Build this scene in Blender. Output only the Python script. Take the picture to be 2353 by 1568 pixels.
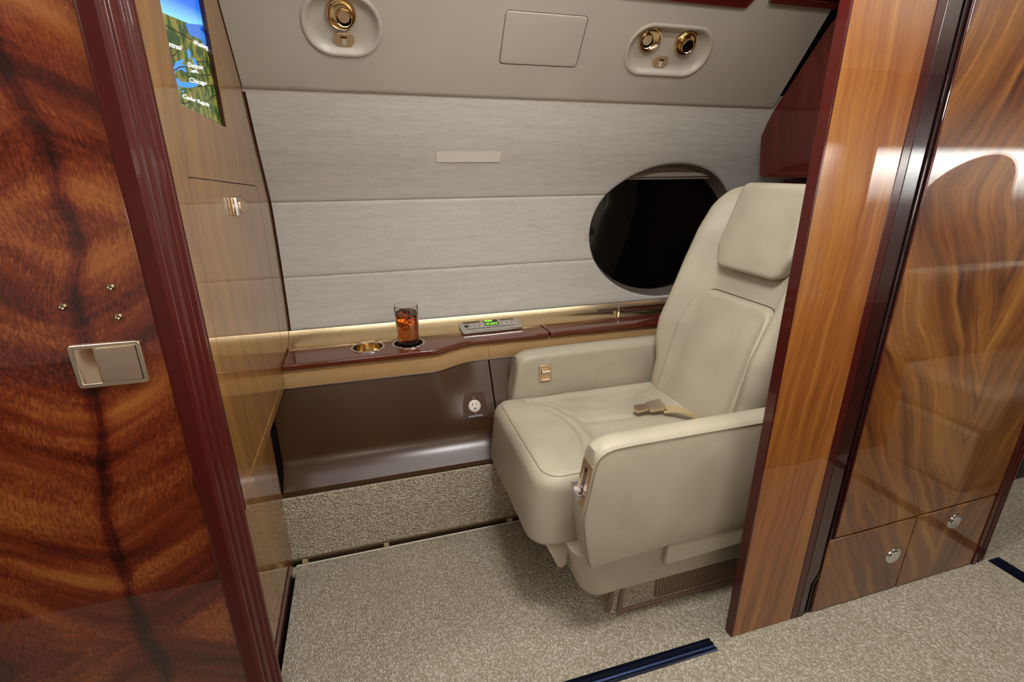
import bpy, bmesh, math, random
from mathutils import Vector, Matrix
random.seed(7)
for o in list(bpy.data.objects):
    bpy.data.objects.remove(o, do_unlink=True)
SC = bpy.context.scene
COL = SC.collection

# ------------------------------------------------------------------ camera
PW, PH = 2353.0, 1568.0
CX, CY = 1176.5, 784.0
CAMZ = 1.2
VX = (5300 - CX, 360 - CY)          # vanishing point of the cabin's long axis
VZ = (1195 - CX, 4029 - CY)         # nadir
FPX = math.sqrt(-(VX[0]*VZ[0] + VX[1]*VZ[1]))
DX = Vector((VX[0], VX[1], FPX)).normalized()
DZ = -Vector((VZ[0], VZ[1], FPX)).normalized()
DY = DZ.cross(DX)
CAM = Vector((0, 0, CAMZ))
def c2w(v): return Vector((DX.dot(v), DY.dot(v), DZ.dot(v)))
RIGHT, DOWN, FWD = c2w(Vector((1, 0, 0))), c2w(Vector((0, 1, 0))), c2w(Vector((0, 0, 1)))
cd = bpy.data.cameras.new('camera')
cd.sensor_fit = 'HORIZONTAL'; cd.sensor_width = 36.0
cd.lens = FPX / PW * 36.0
cd.clip_start = 0.02
cam = bpy.data.objects.new('camera', cd); COL.objects.link(cam)
m = Matrix((RIGHT, -DOWN, -FWD)).transposed().to_4x4()
m.translation = CAM
cam.matrix_world = m
SC.camera = cam

# ------------------------------------------------------------------ world, exposure
w = bpy.data.worlds.new('world'); SC.world = w
w.use_nodes = True
w.node_tree.nodes['Background'].inputs[0].default_value = (0.9, 0.95, 1.0, 1)
w.node_tree.nodes['Background'].inputs[1].default_value = 0.02
SC.view_settings.view_transform = 'Standard'
SC.view_settings.look = 'None'
SC.view_settings.gamma = 1.0
SC.view_settings.use_curve_mapping = False
SC.view_settings.exposure = 0.0

# ------------------------------------------------------------------ lights of the cabin, plus an added fill
def area(name, loc, sx, sy, power, col=(1.0, 0.93, 0.83), rot=(0, 0, 0), spread=180):
    l = bpy.data.lights.new(name, 'AREA')
    l.shape = 'RECTANGLE'; l.size = sx; l.size_y = sy; l.energy = power; l.color = col
    l.spread = math.radians(spread)
    o = bpy.data.objects.new(name, l); COL.objects.link(o)
    o.location = loc; o.rotation_euler = [math.radians(a) for a in rot]
    return o
area('aisle_ceiling_lamp', (0.45, 0.62, 1.825), 0.36, 0.20, 15.5, (1.0, 0.985, 0.965))
area('aisle_ceiling_lamp_aft', (1.75, 0.45, 1.825), 0.42, 0.20, 10, (1.0, 0.98, 0.96))
area('aisle_ceiling_lamp_forward', (-0.95, 0.45, 1.825), 0.42, 0.20, 11, (1.0, 0.985, 0.965))
area('alcove_wash_light', (0.55, 1.12, 1.80), 1.60, 0.06, 5.5, (1.0, 0.985, 0.97))
area('opposite_wash_light_aft', (3.2, 0.015, 1.275), 2.2, 0.02, 34, (0.88, 0.94, 1.0), (-66, 0, 0), 48)
area('added_fill_light_forward', (0.80, 0.015, 1.275), 2.2, 0.02, 24, (0.95, 0.97, 1.0), (-62, 0, 0), 70)  # added fill from behind the camera, brightens arm side, riser and partition

# ------------------------------------------------------------------ pixel helpers (photo pixel -> point on a known plane)
def ray(u, v): return c2w(Vector((u - CX, v - CY, FPX)))
def hit(u, v, axis, val):
    d = ray(u, v); return CAM + d * ((val - CAM[axis]) / d[axis])
def hitp(u, v, p0, n):
    d = ray(u, v); return CAM + d * ((p0 - CAM).dot(n) / d.dot(n))

# ------------------------------------------------------------------ materials
MATS = {}
def new_mat(name):
    m = bpy.data.materials.new(name); m.use_nodes = True
    MATS[name] = m
    return m, m.node_tree, m.node_tree.nodes['Principled BSDF']
class N:
    """tiny node helper"""
    def __init__(s, nt): s.nt = nt
    def node(s, t, **kw):
        n = s.nt.nodes.new(t)
        for k, v in kw.items(): setattr(n, k, v)
        return n
    def set(s, sock, v):
        if isinstance(v, bpy.types.NodeSocket): s.nt.links.new(v, sock)
        else: sock.default_value = v
    def math(s, op, a, b=0.0, c=0.0, clamp=False):
        n = s.node('ShaderNodeMath', operation=op); n.use_clamp = clamp
        s.set(n.inputs[0], a); s.set(n.inputs[1], b); s.set(n.inputs[2], c)
        return n.outputs[0]
    def pos(s):
        g = s.node('ShaderNodeNewGeometry')
        x = s.node('ShaderNodeSeparateXYZ'); s.nt.links.new(g.outputs['Position'], x.inputs[0])
        return g.outputs['Position'], x.outputs[0], x.outputs[1], x.outputs[2]
    def comb(s, x, y, z=0.0):
        n = s.node('ShaderNodeCombineXYZ')
        s.set(n.inputs[0], x); s.set(n.inputs[1], y); s.set(n.inputs[2], z)
        return n.outputs[0]
    def noise(s, vec, scale=5.0, detail=3.0, rough=0.55, dist=0.0):
        n = s.node('ShaderNodeTexNoise')
        s.set(n.inputs['Vector'], vec); n.inputs['Scale'].default_value = scale
        n.inputs['Detail'].default_value = detail; n.inputs['Roughness'].default_value = rough
        n.inputs['Distortion'].default_value = dist
        return n.outputs[0]
    def voronoi(s, vec, scale, rnd=1.0):
        n = s.node('ShaderNodeTexVoronoi')
        s.set(n.inputs['Vector'], vec); n.inputs['Scale'].default_value = scale
        n.inputs['Randomness'].default_value = rnd
        return n.outputs
    def ramp(s, fac, stops, interp='LINEAR'):
        n = s.node('ShaderNodeValToRGB'); n.color_ramp.interpolation = interp
        e = n.color_ramp.elements
        while len(e) > 1: e.remove(e[-1])
        e[0].position = stops[0][0]; e[0].color = (*stops[0][1], 1)
        for p, c in stops[1:]:
            k = e.new(p); k.color = (*c, 1)
        s.set(n.inputs[0], fac)
        return n.outputs[0]
    def mix(s, fac, a, b, mode='MIX'):
        n = s.node('ShaderNodeMix', data_type='RGBA', blend_type=mode)
        s.set(n.inputs[0], fac)
        for i, v in ((6, a), (7, b)):
            s.set(n.inputs[i], v if isinstance(v, bpy.types.NodeSocket) else (*v, 1))
        return n.outputs[2]
    def bump(s, height, strength=0.3, dist=0.002):
        n = s.node('ShaderNodeBump'); n.inputs['Strength'].default_value = strength
        n.inputs['Distance'].default_value = dist
        s.set(n.inputs['Height'], height)
        return n.outputs[0]

def srgb(r, g, b):
    f = lambda c: (c/255/12.92 if c/255 <= 0.04045 else ((c/255 + 0.055)/1.055)**2.4)
    return (f(r), f(g), f(b))

def plain(name, col, rough=0.5, metal=0.0, coat=0.0, emit=None, estr=1.0, spec=0.5):
    m, nt, b = new_mat(name)
    b.inputs['Base Color'].default_value = (*col, 1)
    b.inputs['Roughness'].default_value = rough
    b.inputs['Metallic'].default_value = metal
    b.inputs['Coat Weight'].default_value = coat
    b.inputs['Coat Roughness'].default_value = 0.03
    b.inputs['Specular IOR Level'].default_value = spec
    if emit:
        b.inputs['Emission Color'].default_value = (*emit, 1)
        b.inputs['Emission Strength'].default_value = estr
    return m

def wood(name, ua, u0, zlo, span, k, p, A, B, stops, lean=0.0, flip=1.0, fine=0.30, wob=0.05, fleck=0.22, coat=1.0, rough=0.35, fs=85.0, spine=0.0):
    """lacquered veneer; crotch figure: bands that bend around a spine at u0, book-matched at zlo + n*span"""
    m, nt, b = new_mat(name); n = N(nt)
    P, x, y, z = n.pos()
    u = (x, y, z)[ua]
    low = n.noise(n.comb(n.math('MULTIPLY', u, 2.0), n.math('MULTIPLY', z, 2.5)), 1.5, 2, 0.5)
    wv = n.math('MULTIPLY', n.math('SUBTRACT', low, 0.5), wob*2)
    uu = n.math('ADD', n.math('SUBTRACT', u, u0), wv)
    zz = n.math('PINGPONG', n.math('SUBTRACT', z, zlo), span)
    uu = n.math('ADD', uu, n.math('MULTIPLY', zz, lean))
    a = n.math('POWER', n.math('ADD', n.math('ABSOLUTE', uu), 0.002), p)
    ph = n.math('SUBTRACT', n.math('MULTIPLY', zz, flip), n.math('MULTIPLY', a, k))
    ph = n.math('ADD', ph, n.math('MULTIPLY', wv, 0.6))
    main = n.noise(n.comb(n.math('MULTIPLY', ph, A), n.math('MULTIPLY', uu, B)), 1.0, 3.0, 0.55, 0.5)
    fi = n.noise(n.comb(n.math('MULTIPLY', ph, A*4.5), n.math('MULTIPLY', uu, B*3)), 1.0, 3.0, 0.6, 0.3)
    fl = n.noise(n.comb(n.math('MULTIPLY', ph, fs), n.math('MULTIPLY', uu, fs*3.6)), 1.0, 2.5, 0.65, 1.0)
    fm = n.noise(n.comb(n.math('MULTIPLY', ph, 9.0), n.math('MULTIPLY', uu, 6.0), 4.0), 1.0, 2.0, 0.5)
    fl = n.math('ADD', n.math('MULTIPLY', n.math('SUBTRACT', fl, 0.5), n.math('MULTIPLY', n.math('SUBTRACT', fm, 0.28, clamp=True), 4.0)), 0.5)
    f = n.math('ADD', n.math('MULTIPLY', main, 1.0 - fine), n.math('MULTIPLY', fi, fine))
    f = n.math('ADD', f, n.math('MULTIPLY', n.math('SUBTRACT', fl, 0.5), fleck))
    if spine:
        sn = n.math('MULTIPLY', n.math('POWER', 2.718, n.math('MULTIPLY', n.math('MULTIPLY', uu, uu), -9000.0)), n.noise(n.comb(n.math('MULTIPLY', uu, 160.0), n.math('MULTIPLY', z, 9.0)), 1.0, 3.0))
        f = n.math('SUBTRACT', f, n.math('MULTIPLY', sn, spine))
    c = n.ramp(f, stops)
    nt.links.new(c, b.inputs['Base Color'])
    b.inputs['Roughness'].default_value = rough
    b.inputs['Specular IOR Level'].default_value = 0.25
    b.inputs['Coat Weight'].default_value = coat
    b.inputs['Coat Roughness'].default_value = 0.012
    b.inputs['Coat IOR'].default_value = 1.55
    return m

wood('wood_door', 0, -0.44, 0.43, 0.70, 0.95, 1.25, 13.0, 2.6,
     [(0.26, srgb(38, 8, 4)), (0.41, srgb(78, 23, 11)), (0.53, srgb(112, 46, 20)), (0.65, srgb(144, 80, 36)), (0.81, srgb(172, 112, 56))], lean=-0.10, fleck=0.46, fine=0.18, spine=0.40)
wood('wood_partition', 0, 1.02, -0.2, 1.35, 7.0, 1.0, 2.4, 6.0,
     [(0.28, srgb(84, 36, 12)), (0.42, srgb(128, 70, 27)), (0.55, srgb(150, 92, 38)), (0.72, srgb(178, 124, 60))], lean=-0.20, fleck=0.20, wob=0.02, fine=0.42)
wood('wood_cabinet', 0, 1.58, -0.2, 1.35, 2.3, 0.95, 6.0, 4.0,
     [(0.26, srgb(46, 16, 6)), (0.42, srgb(92, 48, 18)), (0.55, srgb(126, 78, 30)), (0.72, srgb(160, 110, 50))], lean=0.10, fleck=0.14, wob=0.05)
wood('wood_bulkhead', 1, 1.30, -0.3, 1.386, 5.0, 1.0, 2.2, 6.0,
     [(0.25, srgb(98, 58, 22)), (0.48, srgb(132, 90, 40)), (0.75, srgb(158, 116, 56))], fleck=0.07, fine=0.35)
wood('wood_mahogany', 1, 1.1, -0.3, 3.0, 3.0, 1.0, 3.0, 5.0,
     [(0.25, srgb(50, 10, 6)), (0.50, srgb(82, 22, 14)), (0.75, srgb(112, 42, 27))], fleck=0.05)
wood('wood_ledge', 2, 0.4, 0, 5.0, 1.0, 1.0, 3.0, 5.0,
     [(0.25, srgb(62, 18, 8)), (0.50, srgb(100, 40, 18)), (0.75, srgb(134, 68, 34))], fleck=0.05)
plain('burgundy', srgb(64, 15, 11), 0.30, 0, 0.6, spec=0.2)
plain('burgundy_satin', srgb(74, 22, 18), 0.34, 0, 0.12, spec=0.2)
plain('burgundy_dark', srgb(40, 7, 5), 0.30, 0, 1.0, spec=0.3)
plain('dark_gap', srgb(22, 6, 4), 0.6)
plain('black', (0.004, 0.003, 0.003), 0.8, spec=0.05)
plain('chrome', (0.82, 0.82, 0.85), 0.10, 1.0)
plain('lever_chrome', (0.85, 0.85, 0.88), 0.32, 1.0)
plain('satin_nickel', srgb(222, 205, 180), 0.36, 1.0)
plain('polished_nickel', srgb(226, 205, 178), 0.10, 1.0)
plain('gold', srgb(222, 198, 156), 0.18, 1.0)
plain('gold_satin', srgb(230, 204, 172), 0.32, 1.0)
plain('brass', srgb(236, 212, 168), 0.24, 1.0)
plain('cup_metal', srgb(236, 214, 168), 0.16, 1.0)
plain('rubber_white', srgb(206, 196, 180), 0.5)
plain('strip_white', srgb(212, 204, 190), 0.35)
plain('spacer', srgb(186, 168, 130), 0.6)
plain('recess', srgb(104, 84, 62), 0.7)
plain('binding', srgb(214, 206, 190), 0.8)
plain('pane_dark', srgb(7, 6, 6), 0.04, 0, 0.6)
plain('shade', srgb(156, 144, 130), 0.6)
plain('reveal', srgb(106, 95, 88), 0.35)
plain('track', srgb(26, 34, 54), 0.22, 0.7)
plain('track_rail', srgb(92, 112, 165), 0.25, 0.8)
plain('black_plastic', srgb(24, 20, 18), 0.35)
plain('outlet_plate', srgb(66, 38, 22), 0.55, spec=0.3)
plain('outlet_screw', srgb(120, 92, 66), 0.4, 0.4)
plain('print_white', srgb(170, 178, 205), 0.6)
plain('panel_glass', srgb(196, 190, 184), 0.22, 0.7, 0.4)
plain('led_green', (0.1, 0.6, 0.02), 0.5, emit=(0.30, 1.0, 0.06), estr=2.0)
plain('display_dark', srgb(30, 34, 14), 0.2)
plain('display_brown', srgb(64, 44, 22), 0.25)
plain('leather_seam', srgb(128, 116, 92), 0.7)
plain('groove_shade', srgb(70, 58, 42), 0.8)
plain('ceiling_paint', srgb(206, 198, 182), 0.6)
plain('belt_web', srgb(168, 148, 104), 0.6)
plain('dark_space_sheet', srgb(20, 12, 9), 0.5)

def leather(name, col, rough=0.42, var=0.12, bump=0.16):
    m, nt, b = new_mat(name); n = N(nt)
    P, x, y, z = n.pos()
    c = n.noise(P, 5.0, 3, 0.5)
    lo = tuple(k*(1-var) for k in col); hi = tuple(min(1, k*(1+var)) for k in col)
    nt.links.new(n.ramp(c, [(0.3, lo), (0.7, hi)]), b.inputs['Base Color'])
    b.inputs['Roughness'].default_value = rough
    b.inputs['Specular IOR Level'].default_value = 0.4
    g = n.voronoi(P, 650.0)[0]
    soft = n.noise(P, 26.0, 3, 0.5)
    h = n.math('ADD', n.math('MULTIPLY', g, 0.25), n.math('MULTIPLY', soft, 1.6))
    nt.links.new(n.bump(h, bump, 0.0016), b.inputs['Normal'])
    return m
leather('leather_seat', srgb(174, 164, 143))
leather('leather_overhead', srgb(172, 163, 148), 0.55, 0.05, 0.06)
leather('leather_kick', srgb(66, 41, 22), 0.45, 0.10, 0.03)
MATS['leather_kick'].node_tree.nodes['Principled BSDF'].inputs['Specular IOR Level'].default_value = 0.1
MATS['leather_kick'].node_tree.nodes['Principled BSDF'].inputs['Coat Weight'].default_value = 1.0
MATS['leather_kick'].node_tree.nodes['Principled BSDF'].inputs['Coat Roughness'].default_value = 0.27

def wall_cloth():
    m, nt, b = new_mat('wall_cloth'); n = N(nt)
    P, x, y, z = n.pos()
    st = n.noise(n.comb(n.math('MULTIPLY', x, 22.0), n.math('MULTIPLY', z, 330.0)), 1.0, 4, 0.65, 0.2)
    st2 = n.noise(n.comb(n.math('MULTIPLY', x, 5.0), n.math('MULTIPLY', z, 60.0)), 1.0, 3, 0.5)
    wv = n.noise(n.comb(n.math('MULTIPLY', x, 700.0), n.math('MULTIPLY', z, 700.0)), 1.0, 1, 0.5)
    f = n.math('ADD', n.math('MULTIPLY', st, 0.48), n.math('MULTIPLY', st2, 0.20))
    f = n.math('ADD', f, n.math('MULTIPLY', wv, 0.32))
    nt.links.new(n.ramp(f, [(0.34, srgb(166, 160, 151)), (0.50, srgb(185, 180, 170)), (0.66, srgb(201, 196, 187))]), b.inputs['Base Color'])
    b.inputs['Roughness'].default_value = 0.85
    b.inputs['Specular IOR Level'].default_value = 0.2
    nt.links.new(n.bump(n.math('ADD', wv, st), 0.25, 0.0012), b.inputs['Normal'])
wall_cloth()

def herringbone():
    m, nt, b = new_mat('herringbone'); n = N(nt)
    P, x, y, z = n.pos()
    zig = n.math('PINGPONG', x, 0.021)
    ph = n.math('MULTIPLY', n.math('ADD', zig, z), 1500.0)
    s = n.math('MULTIPLY_ADD', n.math('SINE', ph), 0.5, 0.5)
    g = n.noise(P, 500.0, 2)
    f = n.math('ADD', n.math('MULTIPLY', s, 0.7), n.math('MULTIPLY', g, 0.3))
    nt.links.new(n.ramp(f, [(0.2, srgb(140, 100, 58)), (0.8, srgb(206, 172, 122))]), b.inputs['Base Color'])
    b.inputs['Roughness'].default_value = 0.9
    nt.links.new(n.bump(s, 0.3, 0.001), b.inputs['Normal'])
herringbone()

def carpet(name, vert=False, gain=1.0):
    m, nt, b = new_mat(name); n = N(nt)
    P, x, y, z = n.pos()
    q = n.comb(x, z, y) if vert else P
    qs = n.comb(n.math('MULTIPLY', x, 1.0), n.math('MULTIPLY', z if vert else y, 0.72), 0.0)
    v = n.voronoi(qs, 210.0, 0.75)
    d = n.math('SUBTRACT', 1.0, n.math('MULTIPLY', v[0], 1.25), clamp=True)
    cn = n.noise(q, 130.0, 2, 0.6)
    rnd = n.node('ShaderNodeSeparateColor'); nt.links.new(v[1], rnd.inputs[0])
    lg = n.noise(q, 7.0, 3, 0.6)
    f = n.math('ADD', n.math('MULTIPLY', rnd.outputs[0], 0.45), n.math('MULTIPLY', cn, 0.35))
    f = n.math('ADD', f, n.math('MULTIPLY', lg, 0.2))
    c = n.ramp(f, [(0.20, srgb(158, 149, 131)), (0.50, srgb(195, 187, 170)), (0.80, srgb(230, 224, 212))])
    c = n.mix(n.math('SUBTRACT', 1.0, d, clamp=True), c, srgb(136, 124, 102))
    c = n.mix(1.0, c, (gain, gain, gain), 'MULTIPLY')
    nt.links.new(c, b.inputs['Base Color'])
    b.inputs['Roughness'].default_value = 0.95
    b.inputs['Specular IOR Level'].default_value = 0.1
    h = n.math('ADD', d, n.math('MULTIPLY', cn, 0.5))
    nt.links.new(n.bump(h, 0.9, 0.004), b.inputs['Normal'])
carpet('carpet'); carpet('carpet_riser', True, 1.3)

def glassy(name, col, ior, rough=0.0):
    m, nt, b = new_mat(name)
    b.inputs['Base Color'].default_value = (*col, 1)
    b.inputs['Transmission Weight'].default_value = 1.0
    b.inputs['IOR'].default_value = ior
    b.inputs['Roughness'].default_value = rough
    return m
glassy('glass', (1, 1, 1), 1.45)
glassy('ice', (0.92, 0.62, 0.34), 1.20, 0.05)
glassy('tea', (0.60, 0.19, 0.05), 1.33)

def emission_attr():
    m = bpy.data.materials.new('screen_print'); m.use_nodes = True
    nt = m.node_tree; b = nt.nodes['Principled BSDF']
    a = nt.nodes.new('ShaderNodeVertexColor'); a.layer_name = 'col'
    nt.links.new(a.outputs[0], b.inputs['Emission Color'])
    b.inputs['Emission Strength'].default_value = 1.0
    b.inputs['Base Color'].default_value = (0.01, 0.01, 0.01, 1); b.inputs['Roughness'].default_value = 0.15
    MATS['screen_print'] = m
emission_attr()
def screen_land():
    m, nt, b = new_mat('screen_land'); n = N(nt)
    P, x, y, z = n.pos()
    f = n.noise(P, 42.0, 5, 0.6, 0.4)
    c = n.ramp(f, [(0.36, srgb(24, 66, 20)), (0.48, srgb(40, 84, 26)), (0.54, srgb(118, 122, 44)), (0.64, srgb(150, 140, 58)), (0.74, srgb(190, 120, 60))])
    nt.links.new(c, b.inputs['Emission Color']); b.inputs['Emission Strength'].default_value = 0.9
    b.inputs['Base Color'].default_value = (0.01, 0.01, 0.01, 1); b.inputs['Roughness'].default_value = 0.15
screen_land()

# ------------------------------------------------------------------ mesh helpers
def link(o, parent=None):
    COL.objects.link(o)
    if parent is not None:
        o.parent = parent
        o.matrix_parent_inverse = parent.matrix_basis.inverted() if parent.parent is None else (parent.parent.matrix_basis @ parent.matrix_parent_inverse @ parent.matrix_basis).inverted()
    return o
def tag(o, label=None, cat=None, group=None, kind=None):
    if label: o['label'] = label
    if cat: o['category'] = cat
    if group: o['group'] = group
    if kind: o['kind'] = kind
    return o
def empty(name, loc, label=None, cat=None, group=None, kind=None):
    o = bpy.data.objects.new(name, None); o.location = loc; o.empty_display_size = 0.05
    COL.objects.link(o)
    return tag(o, label, cat, group, kind)
def mobj(name, verts, faces, mat, parent=None, smooth=True, sharp=35, bevel=0, seg=2, label=None):
    me = bpy.data.meshes.new(name)
    me.from_pydata([tuple(v) for v in verts], [], faces)
    bm = bmesh.new(); bm.from_mesh(me)
    bmesh.ops.remove_doubles(bm, verts=bm.verts, dist=1e-6)
    bmesh.ops.recalc_face_normals(bm, faces=bm.faces)
    bm.to_mesh(me); bm.free()
    me.materials.append(MATS[mat])
    if smooth:
        me.polygons.foreach_set('use_smooth', [True]*len(me.polygons))
        me.set_sharp_from_angle(angle=math.radians(sharp))
    o = bpy.data.objects.new(name, me)
    link(o, parent)
    if bevel:
        b = o.modifiers.new('bevel', 'BEVEL'); b.width = bevel; b.segments = seg
        b.limit_method = 'ANGLE'; b.angle_limit = math.radians(40)
        b.harden_normals = False
    if label: o['label'] = label
    return o
BOXF = [(0, 1, 3, 2), (4, 6, 7, 5), (0, 4, 5, 1), (2, 3, 7, 6), (0, 2, 6, 4), (1, 5, 7, 3)]
def box(name, lo, hi, mat, parent=None, bevel=0.0, F=None, **kw):
    v = [Vector((x, y, z)) for x in (lo[0], hi[0]) for y in (lo[1], hi[1]) for z in (lo[2], hi[2])]
    if F: v = [F @ p for p in v]
    return mobj(name, v, BOXF, mat, parent, bevel=bevel, **kw)
def frame(o, u, v):
    u = Vector(u).normalized(); v = Vector(v).normalized(); n = u.cross(v).normalized(); v = n.cross(u)
    M = Matrix((u, v, n)).transposed().to_4x4(); M.translation = Vector(o)
    return M
def fillet(pts, r, n=6):
    """round the corners of a closed 2D polygon; r a number or one per corner"""
    out = []; L = len(pts)
    for i in range(L):
        p = Vector(pts[i]); a = Vector(pts[i-1]); b = Vector(pts[(i+1) % L])
        rr = r[i] if isinstance(r, (list, tuple)) else r
        d1 = (a-p); d2 = (b-p); l1 = d1.length; l2 = d2.length; d1 /= l1; d2 /= l2
        ang = math.acos(max(-1, min(1, d1.dot(d2))))
        if rr <= 0 or ang > math.pi-0.02: out.append(p); continue
        t = min(rr/math.tan(ang/2), l1*0.49, l2*0.49)
        rr2 = t*math.tan(ang/2)
        c = p + (d1+d2).normalized()*(rr2/math.sin(ang/2))
        s = p+d1*t; e = p+d2*t
        a0 = math.atan2(s.y-c.y, s.x-c.x); a1 = math.atan2(e.y-c.y, e.x-c.x)
        da = (a1-a0+math.pi) % (2*math.pi)-math.pi
        for k in range(n+1):
            th = a0+da*k/n
            out.append(Vector((c.x+rr2*math.cos(th), c.y+rr2*math.sin(th))))
    return out
def rect(x0, y0, x1, y1, r=0, n=5):
    p = [(x0, y0), (x1, y0), (x1, y1), (x0, y1)]
    return fillet(p, r, n) if r else [Vector(q) for q in p]
def ell(cx, cy, rx, ry, n=48):
    return [Vector((cx+rx*math.cos(2*math.pi*i/n), cy+ry*math.sin(2*math.pi*i/n))) for i in range(n)]
def slab(name, loops, mapf, d0, d1, mat, parent=None, bevel=0, seg=2, **kw):
    """flat plate: polygon with holes (2D loops) between depths d0 and d1; mapf(u,v,d) -> 3D"""
    bm = bmesh.new(); allv = []; edges = []
    for lp in loops:
        vs = [bm.verts.new((p[0], p[1], 0)) for p in lp]
        es = [bm.edges.new((vs[i], vs[(i+1) % len(vs)])) for i in range(len(vs))]
        allv.append(vs); edges += es
    bmesh.ops.triangle_fill(bm, use_beauty=True, use_dissolve=False, edges=edges)
    bm.verts.index_update()
    idx = {v: i for i, v in enumerate(bm.verts)}
    flat = [(v.co.x, v.co.y) for v in bm.verts]
    tris = [[idx[v] for v in f.verts] for f in bm.faces]
    loopi = [[idx[v] for v in vs] for vs in allv]
    bm.free()
    nv = len(flat)
    verts = [mapf(u, v, d0) for u, v in flat] + [mapf(u, v, d1) for u, v in flat]
    faces = [tuple(t) for t in tris] + [tuple(i+nv for i in reversed(t)) for t in tris]
    for lp in loopi:
        for i in range(len(lp)):
            a, b = lp[i], lp[(i+1) % len(lp)]
            faces.append((a, b, b+nv, a+nv))
    return mobj(name, verts, faces, mat, parent, bevel=bevel, seg=seg, **kw)
def inset(lp, d):
    """move a closed ccw 2D loop inwards by d"""
    n = len(lp); out = []
    ar = sum(lp[i-1][0]*lp[i][1]-lp[i][0]*lp[i-1][1] for i in range(n))
    sg = 1 if ar > 0 else -1
    for i in range(n):
        a = Vector(lp[i-1]); p = Vector(lp[i]); b = Vector(lp[(i+1) % n])
        e1 = (p-a); e2 = (b-p)
        if e1.length < 1e-9: e1 = e2
        if e2.length < 1e-9: e2 = e1
        e1 = e1.normalized(); e2 = e2.normalized()
        n1 = Vector((-e1.y, e1.x)); n2 = Vector((-e2.y, e2.x)); s = (n1+n2)
        if s.length < 1e-6: s = n1
        s = s.normalized(); k = max(0.5, s.dot(n1))
        out.append(p + s*(sg*d/k))
    return out
def loft(rings, cap0=True, cap1=True, closed=True):
    """rings of 3D points -> verts, faces"""
    n = len(rings[0]); verts = [p for r in rings for p in r]; faces = []
    for j in range(len(rings)-1):
        for i in range(n if closed else n-1):
            a = j*n+i; b = j*n+(i+1) % n
            faces.append((a, b, b+n, a+n))
    if cap0: faces.append(tuple(range(n-1, -1, -1)))
    if cap1: faces.append(tuple(range((len(rings)-1)*n, len(rings)*n)))
    return verts, faces
def rslab(name, lp, mapf, d0, d1, r, mat, parent=None, r0=None, seg=5, **kw):
    """plate with rounded rims: loop lp, depth d0..d1, rim radius r at d1 and r0 at d0"""
    r0 = r if r0 is None else r0
    rings = []
    sg = 1 if d1 > d0 else -1
    for k in range(seg+1):
        th = math.pi/2*k/seg
        q = inset(lp, r0*(1-math.sin(th))) if r0 else lp
        rings.append([mapf(p[0], p[1], d0+sg*r0*(1-math.cos(th))) for p in q])
        if not r0: break
    for k in range(seg+1):
        th = math.pi/2*k/seg
        q = inset(lp, r*(1-math.cos(th))) if r else lp
        rings.append([mapf(p[0], p[1], d1-sg*r*(1-math.sin(th))) for p in q])
        if not r: break
    return mobj(name, *loft(rings), mat, parent, **kw)
def pillow(name, lp, mapf, base, h, r, crown, mat, parent=None, rings=8, **kw):
    """soft panel: rim radius r, height h above base, extra crown in the middle; star-shaped outline"""
    c = sum((Vector(p) for p in lp), Vector((0, 0)))/len(lp)
    R = [[mapf(p[0], p[1], base) for p in lp]]
    for k in range(7):
        th = math.pi/2*k/6
        q = inset(lp, r*(1-math.cos(th)))
        R.append([mapf(p[0], p[1], base+h-r+r*math.sin(th)) for p in q])
    q = inset(lp, r)
    for k in range(1, rings+1):
        s = 1-k/rings*0.985
        hh = base+h+crown*(1-s*s)
        R.append([mapf(c.x+(p[0]-c.x)*s, c.y+(p[1]-c.y)*s, hh) for p in q])
    return mobj(name, *loft(R), mat, parent, sharp=60, **kw)
def tube(name, pts, r, mat, parent=None, n=8, cap=True, **kw):
    pts = [Vector(p) for p in pts]; rings = []
    up = None
    for i, p in enumerate(pts):
        t = (pts[min(i+1, len(pts)-1)]-pts[max(i-1, 0)]).normalized()
        if up is None:
            up = t.orthogonal().normalized()
        up = (up - t*up.dot(t)).normalized(); s = t.cross(up)
        rings.append([p+(up*math.cos(2*math.pi*k/n)+s*math.sin(2*math.pi*k/n))*r for k in range(n)])
    return mobj(name, *loft(rings, cap, cap), mat, parent, **kw)
def lathe(name, prof, F, mat, parent=None, n=40, cap0=False, cap1=False, **kw):
    """profile (radius, height) turned about the local z of frame F"""
    rings = [[F @ Vector((r*math.cos(2*math.pi*k/n), r*math.sin(2*math.pi*k/n), h)) for k in range(n)] for r, h in prof]
    return mobj(name, *loft(rings, cap0, cap1), mat, parent, **kw)
def grid(name, nu, nv, f, mat, parent=None, solid=0, off=-1, **kw):
    verts = [f(i/nu, j/nv) for j in range(nv+1) for i in range(nu+1)]
    faces = [(j*(nu+1)+i, j*(nu+1)+i+1, (j+1)*(nu+1)+i+1, (j+1)*(nu+1)+i) for j in range(nv) for i in range(nu)]
    o = mobj(name, verts, faces, mat, parent, **kw)
    if solid:
        s = o.modifiers.new('solid', 'SOLIDIFY'); s.thickness = solid; s.offset = off
        e = o.modifiers.new('split', 'EDGE_SPLIT'); e.split_angle = math.radians(45)
    return o
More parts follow.
